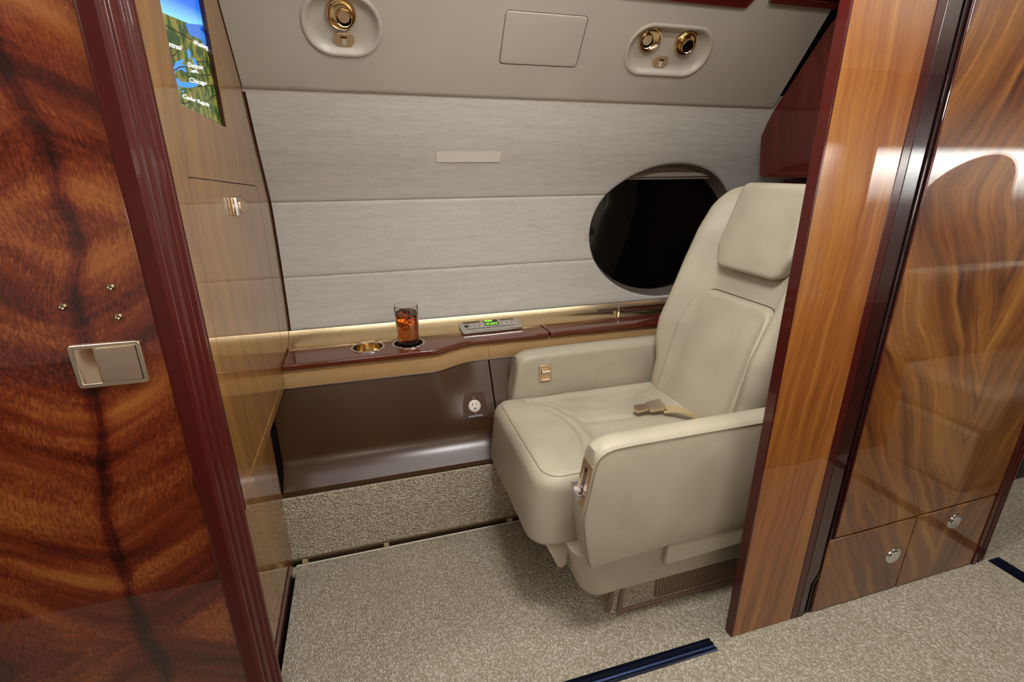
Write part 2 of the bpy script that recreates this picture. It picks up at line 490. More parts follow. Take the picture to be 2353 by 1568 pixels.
def text(name, s, F, size, mat, parent=None, width=None, depth=0.0003, shear=0.0):
    cu = bpy.data.curves.new('t', 'FONT'); cu.body = s; cu.size = size; cu.extrude = depth; cu.shear = shear
    t = bpy.data.objects.new('t', cu); COL.objects.link(t)
    dg = bpy.context.evaluated_depsgraph_get()
    me = bpy.data.meshes.new_from_object(t.evaluated_get(dg))
    bpy.data.objects.remove(t, do_unlink=True)
    x0 = min(v.co.x for v in me.vertices); x1 = max(v.co.x for v in me.vertices)
    k = width/(x1-x0) if width else 1.0
    for v in me.vertices: v.co = F @ Vector(((v.co.x-x0)*k, v.co.y, v.co.z))
    me.materials.clear(); me.materials.append(MATS[mat])
    o = bpy.data.objects.new(name, me); link(o, parent)
    return o
def interp(x, xs, ys):
    if x <= xs[0]: return ys[0]
    for i in range(len(xs)-1):
        if x <= xs[i+1]:
            t = (x-xs[i])/(xs[i+1]-xs[i]); return ys[i]+(ys[i+1]-ys[i])*t
    return ys[-1]
def sm(a, b, x):
    t = max(0, min(1, (x-a)/(b-a))); return t*t*(3-2*t)
XY = lambda z0=0: (lambda u, v, d: Vector((u, v, d)))
XYZ_xy = lambda u, v, d: Vector((u, v, d))
XYZ_xz = lambda u, v, d: Vector((u, d, v))
XYZ_yz = lambda u, v, d: Vector((d, u, v))
def framef(F): return lambda u, v, d: F @ Vector((u, v, d))

# =================================================================== SETTING
XB, XB2 = -0.28, -0.32            # upper and lower faces of the left bulkhead
YP = 0.79                          # aisle face of the partition
CEIL = 1.84
WZ = [0.55, 0.632, 0.735, 0.848, 0.9655, 1.095, 1.177, 1.251, 1.3365, 1.395, 1.47]
WY = [1.755, 1.775, 1.795, 1.804, 1.808, 1.803, 1.768, 1.7275, 1.690, 1.667, 1.63]
def wy(z):
    # smooth profile
    return (interp(z-0.02, WZ, WY)+2*interp(z, WZ, WY)+interp(z+0.02, WZ, WY))/4

# floor: carpet with a slot for the door track and an open gap by the bulkhead
fl = slab('floor', [[Vector(p) for p in ((-2.0, -0.45), (4.4, -0.45), (4.4, 1.40), (-2.0, 1.40))],
                    rect(-0.262, 0.768, 0.784, 0.805),
                    rect(-0.345, 0.87, -0.3085, 1.364)], XYZ_xy, -0.012, 0.0, 'carpet', smooth=False)
tag(fl, kind='structure')
box('subfloor', (-2.0, -0.5, -0.06), (4.4, 2.0, -0.0205), 'black', fl)
box('carpet_binding', (-0.31, 1.3985, -0.012), (1.6, 1.4035, 0.002), 'binding', fl)

# carpeted riser along the outboard wall, with an air slot below
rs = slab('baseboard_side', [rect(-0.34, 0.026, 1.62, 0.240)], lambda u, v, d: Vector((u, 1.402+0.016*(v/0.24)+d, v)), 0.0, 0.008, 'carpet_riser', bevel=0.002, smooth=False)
tag(rs, kind='structure')
box('slot_back', (-0.34, 1.432, -0.02), (1.62, 1.44, 0.24), 'recess', rs)
box('slot_lip', (-0.34, 1.402, 0.019), (1.62, 1.420, 0.026), 'recess', rs)
for px in (703, 889, 1172):
    p = hit(px, 1300-(px-700)*0.2, 1, 1.405)
    box('spacer', (p.x-0.008, 1.400, -0.018), (p.x+0.008, 1.43, 0.020), 'spacer', rs)

# ledge front line (it steps back beside the seat)
def yf(x): return 1.556+0.060*sm(0.17, 0.335, x)
def kick(x, t):
    top = Vector((yf(x)+0.004, 0.556)); bot = Vector((1.418, 0.243))
    p = bot.lerp(top, t)
    y = interp(t, [0.0, 0.012, 0.12, 0.16, 0.20, 0.25, 0.32, 0.42, 1.0], [1.430, 1.419, 1.4690, 1.4840, 1.4945, 1.503, 1.509, 1.5145, top.x])
    return Vector((x, y, p.y))
wk = empty('wall_lower', (0, 1.45, 0.24), kind='structure')
grid('kick_panel', 60, 24, lambda a, b: kick(-0.345+a*(0.3825+0.345), b), 'leather_kick', wk, 0.008, 1)
grid('kick_panel', 40, 24, lambda a, b: kick(0.3875+a*1.23, b), 'leather_kick', wk, 0.008, 1)
# herringbone band below the ledge
band = lambda x0, x1, nm: grid(nm, 60, 6, lambda a, b: Vector((x0+a*(x1-x0), yf(x0+a*(x1-x0))-0.004*math.sin(math.pi*b), 0.548+0.064*b)), 'herringbone', wk, 0.01, 1)
band(-0.30, 0.3845, 'fabric_band'); band(0.3855, 1.62, 'fabric_band')
for b0, b1 in ((-0.30, 1.62),):
    tube('band_piping', [(b0+(b1-b0)*i/80, yf(b0+(b1-b0)*i/80)-0.001, 0.548) for i in range(81)], 0.0022, 'leather_kick', wk, 6)

# side wall: three upholstered panels around the oval window
WCX, WCZ, WRX, WRZ = 1.185, 0.945, 0.335, 0.262
def wall_panel(z0, z1, x0, x1):
    xs = set([x0, x1]+[x0+(x1-x0)*i/70 for i in range(71)])
    for i in range(65):
        xx = WCX-WRX*math.cos(math.pi*i/64)
        xs.add(xx)
    for zz in (z0, z1):
        q = 1-((zz-WCZ)/WRZ)**2
        if q > 0:
            xs.add(WCX-WRX*math.sqrt(q)); xs.add(WCX+WRX*math.sqrt(q))
    xs = sorted(x for x in xs if x0-1e-9 <= x <= x1+1e-9)
    verts = []; faces = []; vi = {}
    def V(x, z):
        k = (round(x, 6), round(z, 6))
        if k not in vi:
            d = min(z-z0, z1-z)
            y = wy(z)+0.0045*max(0, 1-d/0.008)**2
            e = math.sqrt(((x-WCX)/WRX)**2+((z-WCZ)/WRZ)**2)
            y += 0.006*max(0, 1-(e-1)/0.03)**2 if e < 1.03 else 0
            vi[k] = len(verts); verts.append(Vector((x, y, z)))
        return vi[k]
    def iv(x):
        q = 1-((x-WCX)/WRX)**2
        if q <= 1e-9: return None
        h = WRZ*math.sqrt(q); return WCZ-h, WCZ+h
    T = [0, 0.012, 0.03, 0.06, 0.12, 0.2, 0.3, 0.4, 0.5, 0.6, 0.7, 0.8, 0.88, 0.94, 0.97, 0.988, 1]
    def strip(xa, xb, a, b):
        for i in range(len(T)-1):
            A = [V(xa, a[0]+(a[1]-a[0])*T[i]), V(xb, b[0]+(b[1]-b[0])*T[i]), V(xb, b[0]+(b[1]-b[0])*T[i+1]), V(xa, a[0]+(a[1]-a[0])*T[i+1])]
            A = list(dict.fromkeys(A))
            if len(A) >= 3: faces.append(tuple(A))
    cl = lambda v: max(z0, min(z1, v))
    for xa, xb in zip(xs, xs[1:]):
        mid = iv((xa+xb)/2)
        if mid is None:
            strip(xa, xb, (z0, z1), (z0, z1)); continue
        ha = iv(xa) or (WCZ, WCZ); hb = iv(xb) or (WCZ, WCZ)
        if mid[1] <= z0 or mid[0] >= z1:
            strip(xa, xb, (z0, z1), (z0, z1)); continue
        if mid[0] > z0: strip(xa, xb, (z0, cl(ha[0])), (z0, cl(hb[0])))
        if mid[1] < z1: strip(xa, xb, (cl(ha[1]), z1), (cl(hb[1]), z1))
    return verts, faces
ws = empty('wall_side', (0.6, 1.80, 0.64), kind='structure')
for z0, z1 in ((0.666, 0.848), (0.848, 1.095), (1.095, 1.44)):
    v, f = wall_panel(z0, z1, -0.30, 1.95)
    mobj('upholstered_panel', v, f, 'wall_cloth', ws, sharp=50)
box('seam_backing', (-0.30, 1.815, 0.60), (0.84, 1.83, 1.12), 'dark_gap', ws)

# oval window
w1 = empty('window_1', (WCX, 1.85, 0.69), kind='structure')
def wel(k, d):
    return [Vector((WCX+WRX*k*math.cos(2*math.pi*i/72), wy(WCZ+WRZ*k*math.sin(2*math.pi*i/72))*(1-min(1, d*9))+1.80*min(1, d*9)+d, WCZ+WRZ*k*math.sin(2*math.pi*i/72))) for i in range(72)]
mobj('reveal', *loft([wel(1.0, 0.002), wel(0.985, 0.012), wel(0.965, 0.035), wel(0.945, 0.058)], False, False), 'reveal', w1)
mobj('pane', *loft([wel(0.95*k_, 0.057-0.010*(1-k_*k_)) for k_ in (1.0, 0.92, 0.82, 0.7, 0.56, 0.4, 0.24, 0.08)], False, True), 'pane_dark', w1)
# pleated shade drawn up under the top of the oval
for k, (za, zb, dy) in enumerate(((1.176, 1.196, 0.020), (1.160, 1.176, 0.010), (1.150, 1.160, 0.022))):
    def seg(z): return WRX*0.97*math.sqrt(max(0.0, 1-((z-WCZ)/(WRZ*0.985))**2))
    q = [Vector((WCX-seg(za), za)), Vector((WCX+seg(za), za)), Vector((WCX+seg(zb), zb)), Vector((WCX-seg(zb), zb))]
    slab('shade_fold', [q], lambda u, v, d: Vector((u, d, v)), 1.792+dy, 1.83, 'shade', w1, bevel=0.002)

# brass sill strip at the foot of the wall
sill = empty('sill_strip', (0.3, 1.73, 0.62), 'polished brass strip running along the back of the wooden ledge', 'trim')
grid('strip', 60, 8, lambda a, b: Vector((-0.279+a*1.68, 1.685+0.082*b, 0.6315+0.003*b+0.036*b**3)), 'brass', sill, 0.004, -1)

# wooden ledge, two lengths, with cup holes
def ledge_loop(x0, x1):
    f = [Vector((x0+(x1-x0)*i/50, yf(x0+(x1-x0)*i/50)-0.014)) for i in range(51)]
    return f+[Vector((x1, 1.692)), Vector((x0, 1.692))]
CUPS = [(-0.024, 1.632), (0.110, 1.632)]
sl = slab('side_ledge', [ledge_loop(-0.2795, 0.612)]+[ell(cx, cy, 0.0505, 0.0505, 40) for cx, cy in CUPS], XYZ_xy, 0.611, 0.632, 'wood_ledge', bevel=0.0055, seg=4)
tag(sl, 'glossy dark wood side ledge with two round cup holes', 'ledge')
sl2 = slab('side_ledge', [ledge_loop(0.615, 1.60)], XYZ_xy, 0.611, 0.632, 'wood_ledge', bevel=0.0055, seg=4)
tag(sl2, 'glossy dark wood side ledge beneath the oval window', 'ledge')
# stowed table lid edge behind the ledge, and its pin
tl = empty('stowed_table', (1.15, 1.76, 0.64), 'burgundy edge of the stowed folding table in the sill below the window', 'table')
box('lid', (0.868, 1.742, 0.6445), (1.45, 1.785, 0.6565), 'burgundy_dark', tl, 0.004)
box('front_board', (0.985, 1.735, 0.634), (1.45, 1.742, 0.6505), 'wood_ledge', tl, 0.001)
pn = empty('table_pin', (0.962, 1.735, 0.64), 'small chrome pin beside the stowed table below the window', 'pin')
lathe('shaft', [(0.0, 0), (0.0065, 0), (0.0065, 0.022), (0.0055, 0.026), (0.0, 0.028)], frame((0.960, 1.733, 0.640), (1, 0, 0), (0, 1, 0)), 'chrome', pn, 16)
box('bracket', (0.935, 1.715, 0.636), (0.945, 1.740, 0.650), 'brass', pn, 0.002)

# ------------------------------------------------------------------ left bulkhead
wl = empty('wall_left', (XB, 1.2, 0.0), kind='structure')
prof = [(wy(z)+0.012, z) for z in (0.66, 0.75, 0.85, 0.95, 1.05, 1.1, 1.15, 1.2, 1.25, 1.3, 1.35, 1.40)]
outer = [(0.905, 0.562), (1.543, 0.562), (1.565, 0.60), (1.72, 0.622), (1.79, 0.634)]+prof+[(1.70, 1.46), (1.60, 1.60), (1.45, 1.72), (1.2, CEIL), (0.905, CEIL)]
SCR = fillet([(1.066, 1.306), (1.3855, 1.289), (1.3855, 1.62), (1.066, 1.62)], 0.003, 3)
dpoly = [(0.945, 0.590), (1.588, 0.590), (1.640, 0.92), (1.634, 1.153), (1.018, 1.187)]
dl = fillet(dpoly, [0.004, 0.02, 0, 0.025, 0.012], 6)
slab('bulkhead_panel', [[Vector(q) for q in outer], SCR, dl], XYZ_yz, XB-0.03, XB, 'wood_bulkhead', wl, bevel=0.0015)
box('bulkhead_back', (XB-0.07, 0.905, 0.58), (XB-0.032, 1.74, 1.28), 'burgundy_dark', wl)
slab('bulkhead_top_back', [rect(0.905, 1.28, 1.55, 1.65)], XYZ_yz, XB-0.07, XB-0.045, 'burgundy_dark', wl)
box('lower_panel', (XB2-0.03, 0.862, 0.0), (XB2, 1.432, 0.575), 'wood_bulkhead', wl, 0.002)
box('burgundy_edge', (XB2-0.001, 0.862, 0.0), (XB2+0.003, 1.362, 0.055), 'burgundy', wl, 0.001)
box('dark_gap', (XB2-0.03, 1.432, 0.24), (XB2+0.004, 1.50, 0.575), 'black', wl)
tube('edge_bead', [(XB+0.002, 0.911, 0.578+i*(CEIL-0.60)/30) for i in range(31)], 0.0075, 'burgundy', wl, 12)
# outboard fillet between bulkhead and wall
tube('edge_fillet', [(XB+0.002, wy(z)-0.001, z) for z in [0.66+0.02*i for i in range(38)]], 0.0035, 'burgundy_dark', wl, 6)
# storage door in the bulkhead
sd = slab('door_2', [inset(dl, 0.0018)], XYZ_yz, XB-0.02, XB-0.0005, 'wood_bulkhead', None, bevel=0.0015)
tag(sd, kind='structure')
a = hit(531, 474, 0, XB); b = hit(553, 472, 0, XB)
lt = empty('door_latch', (XB, 1.335, 1.118), 'small polished square latch on the bulkhead storage door', 'latch')
box('plate', (XB-0.001, 1.288, 1.098), (XB+0.006, 1.380, 1.138), 'polished_nickel', lt, 0.002)
box('edge_bar', (XB+0.006, 1.288, 1.098), (XB+0.013, 1.296, 1.138), 'chrome', lt, 0.001)
box('button', (XB+0.006, 1.312, 1.102), (XB+0.015, 1.368, 1.128), 'gold_satin', lt, 0.004)

# map screen behind the opening
XS = XB-0.010
scr = box('map_display', (XS-0.012, 0.985, 1.25), (XS-0.001, 1.380, 1.64), 'display_dark', None, 0.001)
tag(scr, 'flat screen showing a coloured moving map with city names', 'screen')
def sp(zx, zy): return hit(340+zx/5.227, zy/5.227, 0, XS)
def sflat(name, pts, off, cols=None, mat='screen_print', parent=scr):
    P3 = [sp(*q) for q in pts]
    v = [Vector((XS+off, min(max(q.y, 0.986), 1.3795), min(max(q.z, 1.252), 1.638))) for q in P3]
    o = mobj(name, v, [tuple(range(len(v)))], mat, parent, smooth=False)
    if cols:
        at = o.data.color_attributes.new('col', 'FLOAT_COLOR', 'POINT')
        pv = [tuple(round(c, 5) for c in q) for q in v]
        for i, vv in enumerate(o.data.vertices):
            k = min(range(len(v)), key=lambda j: (v[j]-vv.co).length)
            c = cols[k] if isinstance(cols, list) else cols
            at.data[i].color = (*c, 1)
    return o
mobj('map_land', [Vector((XS, 0.986, 1.252)), Vector((XS, 1.3798, 1.252)), Vector((XS, 1.3798, 1.638)), Vector((XS, 0.986, 1.638))], [(0, 1, 2, 3)], 'screen_land', scr, smooth=False)
H0, H1 = (-300, -40), (760, 394)            # horizon line of the map
C1, C2, C3 = srgb(20, 60, 225), srgb(30, 120, 245), srgb(150, 235, 255)
def yz(y, z): return Vector((XS+0.0004, y, z))
hz = lambda y: interp(y, [sp(-20, 74).y, sp(715, 375).y], [sp(-20, 74).z, sp(715, 375).z])
def hband(name, o0, o1, c0, c1):
    n = 12; v = []; f = []; cc = []
    for i in range(n+1):
        y = 0.986+(1.3798-0.986)*i/n
        h = sp(165, 150).z+(y-sp(165, 150).y)*(sp(715, 375).z-sp(165, 150).z)/(sp(715, 375).y-sp(165, 150).y)
        v += [yz(y, min(1.638, h+o0)), yz(y, min(1.638, h+o1))]; cc += [c0, c1]
        if i: f.append((2*i-2, 2*i, 2*i+1, 2*i-1))
    me = bpy.data.meshes.new(name); me.from_pydata([tuple(q) for q in v], [], f)
    at = me.color_attributes.new('col', 'FLOAT_COLOR', 'POINT')
    for i, c in enumerate(cc): at.data[i].color = (*c, 1)
    me.materials.append(MATS['screen_print'])
    link(bpy.data.objects.new(name, me), scr)
hband('map_sky_glow', 0.0, 0.035, C3, C2); hband('map_sky', 0.035, 0.30, C2, C1)
LK = srgb(66, 160, 245)
SEA = srgb(60, 130, 225)
sflat('map_sea', [(440, 275), (760, 394), (790, 560), (700, 560), (620, 470), (500, 420), (470, 350)], 0.0006, SEA)
sflat('map_sea_deep', [(620, 345), (760, 400), (770, 520), (690, 500), (680, 420)], 0.0008, srgb(20, 70, 190))
for nm, pts in (('map_lake', [(330, 745), (410, 710), (430, 725), (395, 770), (470, 790), (440, 820), (465, 868), (430, 860), (400, 835), (340, 850), (315, 905), (300, 880), (305, 800)]),
                ('map_lake', [(315, 930), (360, 945), (385, 980), (440, 985), (540, 990), (600, 1005), (580, 1040), (500, 1055), (420, 1050), (350, 1030), (325, 1000)]),
                ('map_lake', [(460, 600), (490, 595), (512, 640), (495, 715), (475, 690), (470, 640)]),
                ('map_lake', [(528, 695), (560, 700), (580, 750), (600, 800), (575, 800), (545, 755)]),
                ('map_lake', [(345, 1035), (375, 1060), (370, 1075), (345, 1060)]),
                ('map_lake', [(400, 1085), (432, 1088), (410, 1125)])):
    sflat(nm, pts, 0.0006, LK)
def sline(pts, wd=0.0011, col=srgb(24, 20, 16)):
    P3 = [sp(*q) for q in pts]
    v = []; f = []
    for i, q in enumerate(P3):
        t = (P3[min(i+1, len(P3)-1)]-P3[max(i-1, 0)]); s = Vector((0, -t.z, t.y)).normalized()*wd
        for k in (-1, 1):
            c = q+s*k; v.append((XS+0.0009, min(c.y, 1.3795), c.z))
        if i: f.append((2*i-2, 2*i, 2*i+1, 2*i-1))
    me = bpy.data.meshes.new('map_border'); me.from_pydata(v, [], f)
    at = me.color_attributes.new('col', 'FLOAT_COLOR', 'POINT')
    for d in at.data: d.color = (*col, 1)
    me.materials.append(MATS['screen_print']); link(bpy.data.objects.new('map_border', me), scr)
for l in ([(205, 300), (300, 350), (350, 385), (420, 410), (480, 460), (545, 490)], [(430, 420), (425, 560), (465, 600)], [(270, 680), (320, 655), (350, 610), (420, 590)],
          [(590, 555), (583, 700)], [(575, 740), (700, 740), (760, 810), (765, 860), (740, 900), (810, 955)], [(710, 650), (705, 740)],
          [(595, 905), (740, 900)], [(585, 880), (585, 960)], [(590, 1040), (720, 1025), (800, 1035)], [(532, 1050), (530, 1170), (545, 1210)], [(425, 1250), (490, 1225), (545, 1210)],
          [(650, 1250), (665, 1370)], [(700, 1225), (780, 1150), (820, 1150)], [(310, 850), (370, 805), (470, 800)]):
    sline(l)
plain('map_text', (0.9, 0.9, 0.9), 0.5, emit=(1, 1, 1), estr=1.0)
for s, a, b, sz in (('Montreal', (150, 520), (405, 610), 0.017), ('Washing', (553, 535), (720, 598), 0.018), ('Detroit', (475, 800), (660, 838), 0.016),
                    ('Chicago', (500, 985), (700, 1025), 0.016), ('Cedar Rapids', (416, 1175), (733, 1282), 0.014)):
    A, B = sp(*a), sp(*b)
    A.x = B.x = XS+0.0012
    t = (B-A); F = frame(A, t, Vector((0, -t.z, t.y)))
    text('map_label', s, F, sz*0.72, 'map_text', scr, t.length, 0.0001, 0.25)
# the little aircraft symbol
c0 = sp(550, 855)
for pts in ([(495, 835), (575, 850), (605, 880), (560, 868)], [(585, 815), (570, 850), (545, 882), (535, 870)], [(500, 858), (560, 850), (565, 862), (520, 868)]):
    sflat('map_aircraft', pts, 0.0014, (0.95, 0.95, 0.95))
box('screen_side_reveal', (XB-0.012, 1.3805, 1.292), (XB-0.001, 1.3855, 1.62), 'burgundy_dark', wl)

# ------------------------------------------------------------------ aisle partition, left: sliding door and its jamb
d1 = box('door_1', (-1.15, YP+0.004, 0.0), (-0.298, YP+0.036, CEIL), 'wood_door', None, 0.0015)
tag(d1, kind='structure')
jp = [(-0.2985, 0.793), (-0.2955, 0.790), (-0.276, 0.790), (-0.2705, 0.7945), (-0.2705, 0.803), (-0.2735, 0.806), (-0.2735, 0.811), (-0.2685, 0.814), (-0.2670, 0.822),
      (-0.2670, 0.828), (-0.2715, 0.831), (-0.2715, 0.836), (-0.2665, 0.8385), (-0.2640, 0.842), (-0.2640, 0.848), (-0.2668, 0.851), (-0.2668, 0.855), (-0.2640, 0.857), (-0.2610, 0.861), (-0.2610, 0.872), (-0.2985, 0.876)]
j = slab('trim_1', [[Vector(q) for q in jp]], XYZ_xy, 0.0, CEIL, 'burgundy_satin', None, bevel=0.0012)
tag(j, kind='structure')
# flush pull
c = [hit(u, v, 1, YP+0.004) for u, v in ((155, 795), (325, 785), (340, 880), (178, 893))]
fx0, fx1, fz0, fz1 = -0.409, -0.322, 0.9055, 0.9695
pl = empty('flush_pull', (fx0, YP, fz0), 'brushed nickel recessed flush pull on the sliding wood door', 'handle')
FP = lambda u, v, d: Vector((u, d, v))
slab('frame', [rect(fx0, fz0, fx1, fz1, 0.005), rect(fx0+0.007, fz0+0.006, fx1-0.006, fz1-0.006)], FP, YP+0.0035, YP-0.001, 'satin_nickel', pl, bevel=0.001)
slab('paddle', [rect(fx0+0.031, fz0+0.0065, fx1-0.0068, fz1-0.0065, 0.002)], FP, YP+0.0035, YP-0.0015, 'satin_nickel', pl, bevel=0.0012)
# scooped finger well beside the paddle
def scoop(a, b):
    x = fx0+0.007+0.0235*a; dpt = 0.0030*math.sin(math.pi*0.5*a)**0.7*(0.4+0.6*math.sin(math.pi*(0.15+0.7*b)))
    return Vector((x, YP+0.0005+dpt, fz0+0.006+(fz1-fz0-0.012)*b))
grid('finger_well', 14, 10, scoop, 'polished_nickel', pl)
box('well_edge', (fx0+0.0295, YP-0.0012, fz0+0.0062), (fx0+0.0312, YP+0.0035, fz1-0.0062), 'gold', pl)
for u, v in ((144, 704), (254, 659), (272, 727)):
    q = hit(u, v, 1, YP+0.004)
    s = empty('cap_screw', q, {144: 'brass screw cap left of the dark grain spine on the sliding door', 254: 'upper brass screw cap near the burgundy jamb', 272: 'lower brass screw cap near the burgundy jamb'}[u], 'screw', 'brass screw caps above the flush pull')
    F = frame(q, (1, 0, 0), (0, 0, 1))
    lathe('washer', [(0.0, 0.0018), (0.0024, 0.0018), (0.0034, 0.0026), (0.0046, 0.0022), (0.0052, 0.0)], F, 'gold', s, 20)
    for k in range(2):
        G = F @ Matrix.Rotation(k*math.pi/2+0.5, 4, 'Z')
        box('cross_slot', (-0.0018, -0.0003, 0.0017), (0.0018, 0.0003, 0.0022), 'dark_gap', s, F=G)

# partition, right of the opening
wp = empty('wall_partition', (1.2, YP, 0), kind='structure')
box('partition_panel', (0.846, YP, 0.0), (1.038, YP+0.0245, CEIL), 'wood_partition', wp, 0.001)
box('edge_band', (0.841, YP-0.0006, 0.0), (0.846, YP+0.0252, CEIL), 'burgundy', wp, 0.001)
box('edge_band', (1.038, YP-0.0006, 0.0), (1.062, YP+0.03, CEIL), 'burgundy', wp, 0.002)
# flat glossy pilaster with a stepped foot
pil = [(1.062, 0.0), (1.082, 0.0), (1.082, 0.115), (1.100, 0.15), (1.100, CEIL), (1.062, CEIL)]
slab('pilaster', [[Vector(q) for q in pil]], FP, YP+0.03, YP-0.001, 'burgundy_dark', wp, bevel=0.0015)
pil2 = [(1.0825, 0.0), (1.109, 0.0), (1.109, 0.105), (1.130, 0.14), (1.130, CEIL), (1.1005, CEIL), (1.1005, 0.15), (1.0825, 0.115)]
slab('pilaster_groove', [[Vector(q) for q in pil2]], FP, YP+0.03, YP+0.006, 'dark_gap', wp, bevel=0.001)
def rod(name, pts, r, mat):
    tube(name, pts, r, mat, wp, 8)
rod('edge_bead', [(1.096, YP+0.004, 0.0+0.01), (1.096, YP+0.004, 0.11), (1.115, YP+0.004, 0.145), (1.115, YP+0.004, CEIL)], 0.0035, 'burgundy_dark')
rod('edge_bead', [(1.109, YP+0.003, 0.01), (1.109, YP+0.003, 0.105), (1.130, YP+0.003, 0.14), (1.130, YP+0.003, CEIL)], 0.0022, 'burgundy')
# cabinet face with two drawers
cab = empty('built_in_cabinet', (1.44, YP, 0), 'tall figured mahogany cabinet wall with two small low drawers', 'cabinet')
slab('face_panel', [[Vector(q) for q in ((1.131, 0.2575), (1.7445, 0.2685), (1.7445, CEIL), (1.131, CEIL))]], FP, YP+0.02, YP, 'wood_cabinet', cab, bevel=0.0012)
box('carcass', (1.131, YP+0.021, 0.0), (1.80, YP+0.05, CEIL), 'dark_gap', cab)
xs = 1.4265
for (xa, xb, za, zb, pu) in ((1.112, xs-0.002, 0.2530, 0.2575, (2052, 1277)), (xs+0.002, 1.7445, 0.2585, 0.2640, (2193, 1198))):
    d = slab('drawer', [[Vector(q) for q in ((xa, 0.004), (xb, 0.004), (xb, zb-0.002), (xa, za-0.002))]], FP, YP+0.02, YP, 'wood_cabinet', cab, bevel=0.0012)
    q = hit(*pu, 1, YP)
    F = frame(q, (1, 0, 0), (0, 0, 1))
    la = lathe('round_latch', [(0.0, 0.0015), (0.019, 0.0015), (0.0215, 0.003), (0.0245, 0.0028), (0.026, 0.0)], F, 'chrome', d, 36, label='round chrome push latch')
    slab('latch_tab', [ell(0.003, 0.004, 0.017, 0.012, 24)], framef(F), 0.0015, 0.0042, 'chrome', d, bevel=0.001)
t2 = slab('trim_2', [[Vector(q) for q in ((1.745, 0.787), (1.762, 0.787), (1.766, 0.793), (1.772, 0.793), (1.776, 0.788), (1.783, 0.788), (1.786, 0.795), (1.792, 0.795), (1.797, 0.79), (1.806, 0.792), (1.806, 0.86), (1.745, 0.86))]], XYZ_xy, 0, CEIL, 'burgundy', None, bevel=0.001)
tag(t2, kind='structure')

# sliding-door track in the floor
tr = empty('door_track', (0.26, 0.786, -0.012), 'dark blue metal sliding-door track set into the carpet', 'track')
prof_t = [(0.7685, -0.012), (0.7685, 0.003), (0.7725, 0.0045), (0.777, 0.004), (0.7775, 0.0005), (0.7855, 0.0005), (0.786, 0.004), (0.792, 0.0045), (0.7925, 0.001), (0.7985, 0.001), (0.799, 0.0045), (0.8045, 0.003), (0.8045, -0.012)]
slab('channel', [[Vector(q) for q in prof_t]], lambda u, v, d: Vector((d, u, v)), -0.26, 0.782, 'track', tr)
box('guide_rail', (-0.26, 0.7785, 0.0), (0.782, 0.7845, 0.003), 'track_rail', tr, 0.0008)
# threshold strip across the aisle
th = empty('threshold_strip', (1.84, 0.3, 0), 'dark blue-black metal threshold strip across the aisle carpet', 'threshold')
box('strip', (1.815, -0.2, -0.002), (1.862, 0.785, 0.004), 'track', th, 0.0015)
for yy in (0.70, 0.35, 0.0):
    lathe('screw', [(0.0, 0.0012), (0.004, 0.0010), (0.0048, 0.0)], frame((1.838, yy, 0.004), (1, 0, 0), (0, 1, 0)), 'chrome', th, 16)

# ------------------------------------------------------------------ right end: mahogany header, rear bulkhead, dark space aft
wr = empty('wall_right', (1.5, 1.2, 1.15), kind='structure')
hp = fillet([(0.82, 1.158), (1.684, 1.158), (1.706, 1.315), (1.655, 1.40), (1.48, 1.62), (1.25, CEIL), (0.82, CEIL)], [0, 0.022, 0.03, 0, 0, 0, 0], 6)
slab('header_panel', [hp], XYZ_yz, 1.502, 1.56, 'wood_mahogany', wr, bevel=0.006, seg=3)
box('rear_bulkhead', (1.72, 0.845, 0.0), (1.76, 1.83, 1.14), 'wood_mahogany', wr)
box('dark_space_sheet', (1.81, 1.06, 0.0), (4.4, 1.10, CEIL), 'dark_space_sheet', wr)  # near-black sheet standing in for the unlit open space aft
ce = box('ceiling', (-2.0, -0.5, CEIL), (4.4, 2.1, CEIL+0.05), 'ceiling_paint')
tag(ce, kind='structure')
for nm, x in (('wall_forward', -2.03), ('wall_aft', 4.40)):
    tag(box(nm, (x, -0.5, -0.02), (x+0.03, 2.1, CEIL), 'wood_mahogany'), kind='structure')
tag(box('wall_outer', (-2.0, 2.0, -0.05), (4.4, 2.04, CEIL+0.05), 'black'), kind='structure')

# ------------------------------------------------------------------ overhead service panel
PO = Vector((0, 1.656, 1.402)); PD = Vector((0, -0.126, 0.178)).normalized(); PN = Vector((0, PD.z*-1, PD.y))
def ps(x, s, h=0.0): return Vector((x, PO.y+PD.y*s, PO.z+PD.z*s)) + PN*h
PX0, PX1 = XB+0.002, 1.492
ov = empty('overhead_panel', (0.6, 1.66, 1.40), 'beige leather overhead panel sloping above the side wall', 'panel')
def stadium(cx, cs, hw, hh, r): return rect(cx-hw, cs-hh, cx+hw, cs+hh, r, 14)
podL = stadium(0.0, 0.180, 0.097, 0.074, 0.073)
podR = stadium(0.975, 0.168, 0.147, 0.073, 0.072)
acc = rect(0.431, 0.104, 0.678, 0.248, 0.012)
slab('leather_face', [[Vector(q) for q in ((PX0, 0.016), (PX1, 0.004), (PX1, 0.305), (PX0, 0.305))], podL, podR, acc], lambda u, v, d: ps(u, v, d), -0.006, 0.0, 'leather_overhead', ov)
def lip(a, b):
    th = b*math.pi*0.62
    return ps(PX0+(PX1-PX0)*a, 0.016-0.012*a-0.022*math.sin(th), -0.022*(1-math.cos(th)))
grid('lower_roll', 40, 10, lip, 'leather_overhead', ov)
UP = [(0.305, 0.0), (0.36, -0.001), (0.41, -0.012), (0.47, -0.04), (0.54, -0.085), (0.61, -0.14)]
def upper(a, b):
    k = b*(len(UP)-1); s = interp(k, list(range(len(UP))), [q[0] for q in UP]); h = interp(k, list(range(len(UP))), [q[1] for q in UP])
    return ps(PX0+(PX1-PX0)*a, s, h)
grid('upper_curve', 40, 20, upper, 'leather_overhead', ov)
